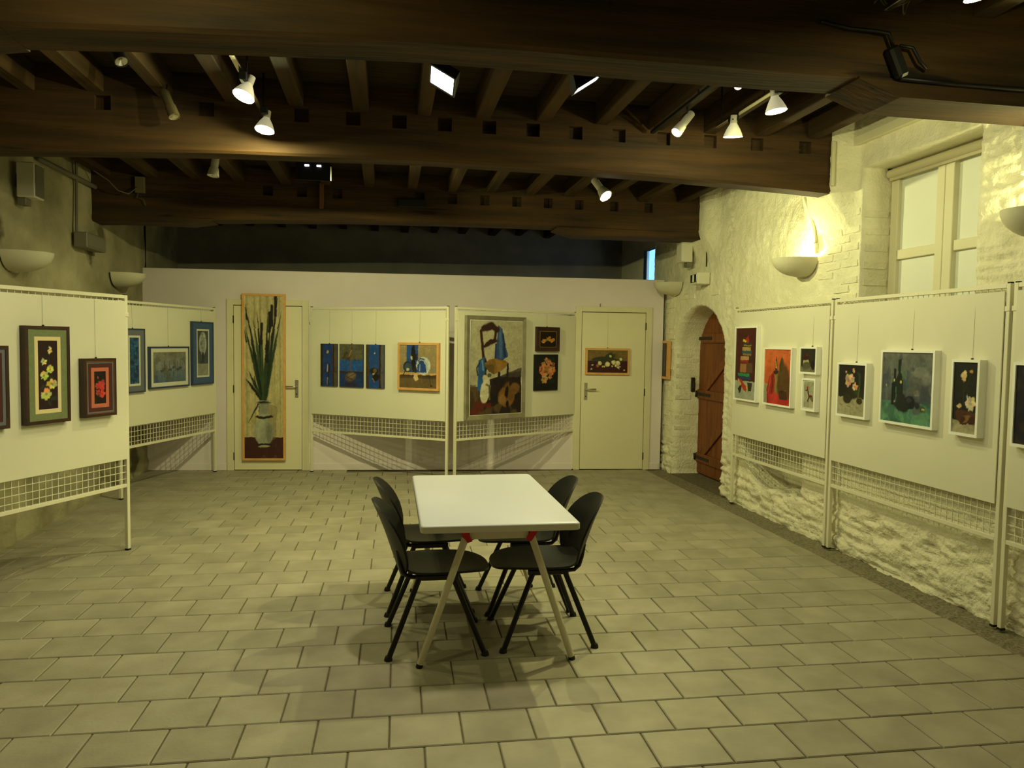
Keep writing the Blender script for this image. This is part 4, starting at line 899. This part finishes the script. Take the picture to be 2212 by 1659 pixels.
track(-0.815, 4.05, 5.38, 3.125, 'chrome lighting track with two lit lamps left of centre', 'chrome', 3.40)
par_lamp((-0.800,4.52,3.00), (-.30,-.28,-.9), 3.125, 'lit reflector lamp nearer the camera on the left track')
par_lamp((-0.782,5.15,2.985), (-.12,-.22,-.95), 3.125, 'lit reflector lamp further back on the left track, over the brightly lit beam')
track(2.255, 3.65, 4.95, 3.125, 'chrome lighting track with two lit lamps near the right wall', 'chrome', 3.40)
par_lamp((2.228,4.10,2.99), (.14,-.04,-.98), 3.125, 'lit reflector lamp nearer the camera on the right track', P_PAR*0.5)
par_lamp((2.229,4.65,2.99), (.05,.16,-.98), 3.125, 'lit reflector lamp further back on the right track', P_PAR*0.9)
track(2.20, 1.2, 3.1, 3.125, 'lighting track above the top right corner, before the nearest beam', 'chrome', 3.40)
par_lamp((2.16,2.50,2.93), (.22,-.02,-.97), 3.125, 'bright reflector lamp cut off by the top right edge', P_PAR*0.55)
track(-0.85, 1.2, 3.1, 3.125, 'lighting track just above the top left of the view', 'chrome', 3.40)
par_lamp((-0.85,2.45,2.99), (-.15,.12,-.97), 3.125, 'reflector lamp before the nearest beam, just above the view on the left', P_PAR*0.9)

def can_spot(pos, d, L, r0, mt, label, face, power=0, zt=3.225, nm='can_spotlight', col=WARM, flare=1.0, spot=60):
    r = thing(nm, (pos[0],pos[1],pos[2]), 0, label, 'spotlight')
    R = aim(d); d = Vector(d).normalized()
    MB().lathe([(0.0,L),(r0*0.82,L),(r0*0.85,L*0.97),(r0*0.85,L*0.42),(r0,L*0.40),(r0*flare,0.0),(r0*flare*0.9,0.0),(r0*0.75,0.02)], 20, R).build('can', M[mt], r, auto=40)
    MB().lathe([(0.0,0.015),(r0*flare*0.9,0.004)], 20, R).build('lamp_face', M[face], r)
    mid = R @ Vector((0,0,L*0.7))
    MB().tube([tuple(mid),(mid.x,mid.y,mid.z+0.06),(mid.x,mid.y,zt-pos[2]+0.004)], 0.006, 8).build('stem', M['black'], r, True)
    if power: light('SPOT', 'lamp_light', r, tuple(R @ Vector((0,0,-0.01))), power, dir=d, spot_size=math.radians(spot), spot_blend=0.6, shadow_soft_size=0.03, color=col)
    return r
track(1.93, 3.7, 5.35, 3.175, 'thin black lighting track right of centre between two joists', 'black', 3.40)
can_spot((1.855,4.69,3.0), (-.62,-.22,-.75), .19, .030, 'whitepl', 'small lit white spot under the black track right of centre', 'lamp_on', 78, 3.18, flare=1.25, spot=88)
can_spot((1.965,4.05,3.095), (-.2,-.75,-.5), .15, .024, 'black', 'small reddish-lit spot under the nearest beam at right', 'spot_red', 4, 3.225, flare=1.1, spot=120)
sp = can_spot((1.79,6.03,2.845), (.34,-.52,-.70), .20, .036, 'whitepl', 'lit white spot below the middle beam, right of centre', 'lamp_on', 0, 3.24, flare=1.55)
light('SPOT', 'lamp_light', sp, tuple(Vector((.34,-.52,-.70)).normalized()*0.02), P_SPOT, dir=(.30,.10,-.95), spot_size=math.radians(172), spot_blend=0.12, shadow_soft_size=0.02)
can_spot((-1.435,6.70,2.985), (-.12,-.1,-.98), .17, .036, 'whitepl', 'unlit white spot below the middle beam at left', 'chrome', 0, 3.24, flare=1.35)
can_spot((-1.335,5.15,3.03), (.35,-.22,-.8),     .19, .034, 'cangrey', 'unlit tubular spot in front of the middle beam at left', 'chrome', 0, 3.235, flare=1.05)
can_spot((-1.36,4.26,3.05), (.35,-.30,-.7), .17, .034, 'black', 'unlit black tubular spot behind the nearest beam at far left', 'chrome', 0, 3.235, flare=1.05)

def flood(pos, e1, e2, label, power):
    r = thing('floodlight', pos, 0, label, 'floodlight', 'black halogen floodlights on the ceiling')
    e1 = -Vector(e1).normalized(); e2 = Vector(e2); e2 = (e2 - e1*e1.dot(e2)).normalized(); ez = e1.cross(e2); d = -ez
    R = Matrix(((e1.x,e2.x,ez.x,0),(e1.y,e2.y,ez.y,0),(e1.z,e2.z,ez.z,0),(0,0,0,1)))
    w, h = 0.084, 0.060
    V = [(-w,-h,0),(w,-h,0),(w,h,0),(-w,h,0),(-w*.55,-h*.6,0.085),(w*.55,-h*.6,0.085),(w*.55,h*.6,0.085),(-w*.55,h*.6,0.085)]
    MB().add([R @ Vector(v) for v in V], [(0,1,5,4),(1,2,6,5),(2,3,7,6),(3,0,4,7),(4,5,6,7)]).build('housing', M['black'], r)
    MB().bbox(-w*.90,w*.90,-h*.86,h*.86,-0.004,0.002,0.002,R).build('lit_glass', M['flood_on'], r)
    ring_ = MB()
    for a0,a1,b0,b1 in ((-w,w,-h,-h*.84),(-w,w,h*.84,h),(-w,-w*.88,-h,h),(w*.88,w,-h,h)): ring_.box(a0,a1,b0,b1,-0.007,0.004,R)
    ring_.build('bezel', M['black'], r)
    c_ = R @ Vector((0,0,0.06)); MB().tube([tuple(c_),(c_.x,c_.y,3.23-pos[2])], 0.010, 8).build('bracket', M['black'], r)
    l = light('AREA', 'lamp_light', r, tuple(R @ Vector((0,0,-0.012))), power, (1.0,0.93,0.62), dir=d, shape='RECTANGLE', size=0.15, size_y=0.10)
    return r
flood((0.290,4.02,2.995), (.768,-.357,-.536), (0,-.83,.55), 'lit black floodlight facing the viewer at the ceiling centre', P_FLOOD)
flood((1.04,3.91,2.995), (.83,0,.56), (0,-1,0), 'lit black floodlight seen edge-on right of the ceiling centre', P_FLOOD*0.32)
# floodlight behind the middle beam that lights the far wall, seen from its back with two bright vent slits
r = thing('rear_floodlight', (-0.58,6.33,3.01), 0, 'dark floodlight aimed at the far wall, two bright vent slits showing below the middle beam', 'floodlight', 'black halogen floodlights on the ceiling')
Rr = Matrix.Rotation(0.42, 4, 'X')
MB().add([Rr @ Vector(v) for v in [(-.11,-.05,-.03),(.11,-.05,-.03),(.11,.06,-.045),(-.11,.06,-.045),(-.10,-.045,.04),(.10,-.045,.04),(.11,.10,.05),(-.11,.10,.05)]], [(0,1,5,4),(4,5,6,7),(1,2,6,5),(0,4,7,3)]).build('housing', M['black'], r)
MB().box(-0.10,0.10,-0.04,0.05,-0.030,-0.026,Rr).build('lit_glass', M['flood_on'], r)
for s in (-0.047,0.047): MB().bbox(s-0.017,s+0.017,-0.072,-0.064,0.0,0.014,0.001).build('vent_slit', M['led'], r)
MB().tube([(0,0,0.03),(0,0,0.22)], 0.008, 8).build('stem', M['black'], r)
MB().box(-0.125,-0.110,-0.03,0.03,-0.06,0.06).build('side_bracket', M['greypl'], r)
MB().box(-0.135,0.135,-0.066,-0.060,-0.108,0.045).build('rear_shield', M['black'], r)  # added plate, hides the flood's underside glow from the viewing side
MB().box(-0.13,0.13,0.150,0.156,-0.0610,0.055).build('barn_door', M['black'], r)  # added plate, cuts the flood's light off the far beam
light('AREA', 'lamp_light', r, (0.0,0.02,-0.055), P_REAR, dir=(0.18,0.62,-0.77), shape='RECTANGLE', size=0.07, size_y=0.03)
bt = thing('wooden_batten', (-0.66,8.045,2.985), 0, 'short upright pale wooden batten fixed to the far beam', 'batten')
MB().bbox(-0.022,0.022,0.0,0.045,0.0,0.26,0.003).build('batten', M['oldpine'], bt)
# ------------------------------------------------------------------ wall uplighters
def uplighter(x, y, z, side, label, power):
    """half-bowl on the wall; side = +1 right wall (bowl faces -x), -1 left wall"""
    r = thing('wall_uplighter', (x, y, z), 0 if side < 0 else PI, label, 'wall lamp', 'plaster half-bowl wall uplighters')
    prof = []
    for k in range(9):
        q = PI/2*k/8; prof.append((0.012+0.188*math.cos(q)**0.9 if k < 8 else 0.012, -0.155*math.sin(q)))
    inner = [(max(0.004,a_-0.008), b_+0.008 if i else 0.0) for i, (a_, b_) in enumerate(prof)][::-1]
    Sx = Matrix.Diagonal((1.45,1,1,1))
    MB().lathe(prof+[], 24, Sx, -PI/2, PI/2).build('bowl', M['bowl'], r, True)
    MB().lathe(inner, 24, Sx, -PI/2, PI/2).build('bowl_lining', M['bowl'], r, True)
    MB().prism([(a_,b_) for a_,b_ in prof]+[(-a_,b_) for a_,b_ in prof[::-1]], 0.0, 0.008, 'yz').build('back_plate', M['bowl'], r)
    MB().bbox(0.0,0.03,-0.03,0.03,-0.16,-0.09,0.004).build('wall_bracket', M['bowl'], r)
    MB().tube([(0.07,0.03,-0.045),(0.07,0.12,-0.045)], 0.012, 10).build('bulb', M['lamp_on'] if power else M['whitepl'], r, True)
    if power:
        light('POINT', 'lamp_light', r, (0.060,0.085,-0.014), power, shadow_soft_size=0.02)
    return r
uplighter(XR-0.015, 6.02, 2.385, 1, 'lit half-bowl uplighter throwing a bright glow on the wall by the middle beam', P_UP)
uplighter(XR-0.015, 3.56, 2.385, 1, 'large half-bowl uplighter right of the window, cut off by the right edge', P_UP*1.6)
uplighter(XR-0.015, 8.93, 2.40, 1, 'unlit half-bowl uplighter in the far right corner above the arch', 0)
uplighter(XL+0.02, 6.42, 2.27, -1, 'unlit half-bowl uplighter at the left edge above the display panel', 0)
uplighter(XL+0.02, 8.72, 2.31, -1, 'unlit half-bowl uplighter in the far left corner', 0)

# ------------------------------------------------------------------ loudspeakers, sensors, boxes, cables
def speaker(loc, w, h, d, side, label, mt='whitepl'):
    r = thing('loudspeaker', loc, 0 if side < 0 else PI, label, 'loudspeaker', 'box loudspeakers on the walls')
    MB().bbox(0.03,0.03+d,-w/2,w/2,0,h,0.006).build('cabinet', M[mt], r)
    MB().bbox(0.03+d,0.036+d,-w/2+.012,w/2-.012,0.012,h-0.012,0.003).build('grille', M['greypl'] if side < 0 else M['whitepl'], r)
    MB().bbox(0.0,0.03,-0.03,0.03,h*.3,h*.7,0.003).build('wall_bracket', M['iron'], r)
    MB().bbox(0.02,0.08,-0.05,0.05,-0.055,0.0,0.004).build('terminal_box', M['greypl'], r)
    return r
speaker((XR-0.03, 8.42, 2.60), 0.17, 0.26, 0.13, 1, 'white box loudspeaker under the far beam on the right wall')
speaker((XR-0.01, 3.53, 2.585), 0.24, 0.30, 0.12, 1, 'pale box loudspeaker at the right edge above the large uplighter')
speaker((XL+0.02, 6.52, 2.70), 0.17, 0.27, 0.13, -1, 'dim box loudspeaker high on the left wall under the beam', 'whitepl')
r = thing('motion_sensor', (XR-0.01, 8.05, 2.315), 0, 'pale sensor box with a dark glossy window above the arched doorway', 'sensor')
MB().bbox(-0.15,0.0,-0.10,0.10,0,0.13,0.006).build('housing', M['whitepl'], r)
MB().bbox(-0.157,-0.15,-0.085,0.085,0.02,0.11,0.003).build('dark_window', M['sensor'], r)
MB().bbox(-0.160,-0.157,-0.02,0.02,0.025,0.105,0.001).build('glass_strip', M['pane'], r)
r = thing('heater_box', (XL+0.02, 7.82, 2.455), 0, 'dark grey box on the left wall below the vertical conduit', 'wall box')
MB().bbox(0.0,0.12,-0.24,0.24,0,0.14,0.008).build('housing', M['greypl'], r)
MB().bbox(0.12,0.124,-0.22,0.22,0.015,0.125,0.003).build('front_cover', M['greypl'], r)
r = thing('junction_box', (-2.42,8.09,3.06), 0, 'pale junction box with loose wires on the far beam at left', 'junction box')
MB().bbox(-0.045,0.045,-0.045,0.0,0,0.16,0.004).build('housing', M['cable'], r)
MB().tube([(-0.02,-0.02,0.0),(-0.03,-0.03,-0.05),(0.03,-0.03,-0.06),(0.05,-0.02,-0.12)], 0.004, 6).build('loose_wire', M['cable'], r, True)
r = tag(MB().tube([(-2.44,8.04,3.11),(-2.50,7.98,3.03),(-2.58,7.93,3.05),(-2.66,7.9,3.14),(-2.78,7.86,3.22),(-2.83,7.8,3.29)], 0.006, 6).build('hanging_cable', M['cable'], None, True), 'pale loose cable sagging between left wall and far beam', 'cable')
r = thing('dark_box', (0.27,8.085,3.035), 0, 'flat dark box on the face of the far beam', 'box')
MB().bbox(-0.15,0.15,-0.045,0.0,0,0.09,0.005).build('housing', M['black'], r)
MB().bbox(-0.13,0.13,-0.049,-0.045,0.01,0.08,0.002).build('cover', M['black'], r)
r = thing('cable_clamp', (2.40,3.262,2.90), 0, 'black clamp and cable bundle on the near beam at upper right', 'clamp')
Rk = Matrix.Rotation(-0.45, 4, 'Y')
MB().bbox(-0.028,0.028,-0.045,0.012,0.0,0.15,0.012,Rk).build('clamp_body', M['black'], r)
MB().tube([(-0.06,-0.02,0.14),(-0.09,-0.03,0.19),(-0.16,-0.02,0.20),(-0.28,-0.01,0.205),(-0.42,0.0,0.23)], 0.009, 8).build('cable', M['black'], r, True)
MB().tube([(-0.03,-0.03,0.14),(0.03,-0.04,0.13),(0.07,-0.04,0.07),(0.12,-0.02,0.05)], 0.008, 8).build('cable_loop', M['black'], r, True)
MB().tube([(0.0,0.0,0.0),(0.3,0.005,-0.004),(0.7,0.0,-0.004),(1.18,0.0,-0.004)], 0.010, 8).build('cable_run', M['black'], r, True)
pts = []
for k in range(60):
    q = k/59*5*PI; pts.append((2.22+0.05*math.sin(q*0.7)+0.0028*k, 3.19+0.03*math.cos(q), 3.215+0.035*math.sin(q*1.3)+0.006*math.sin(k)))
tag(MB().tube(pts, 0.004, 5).build('tangled_cable', M['cable'], None, True), 'tangle of pale cable hanging at the upper right corner', 'cable')
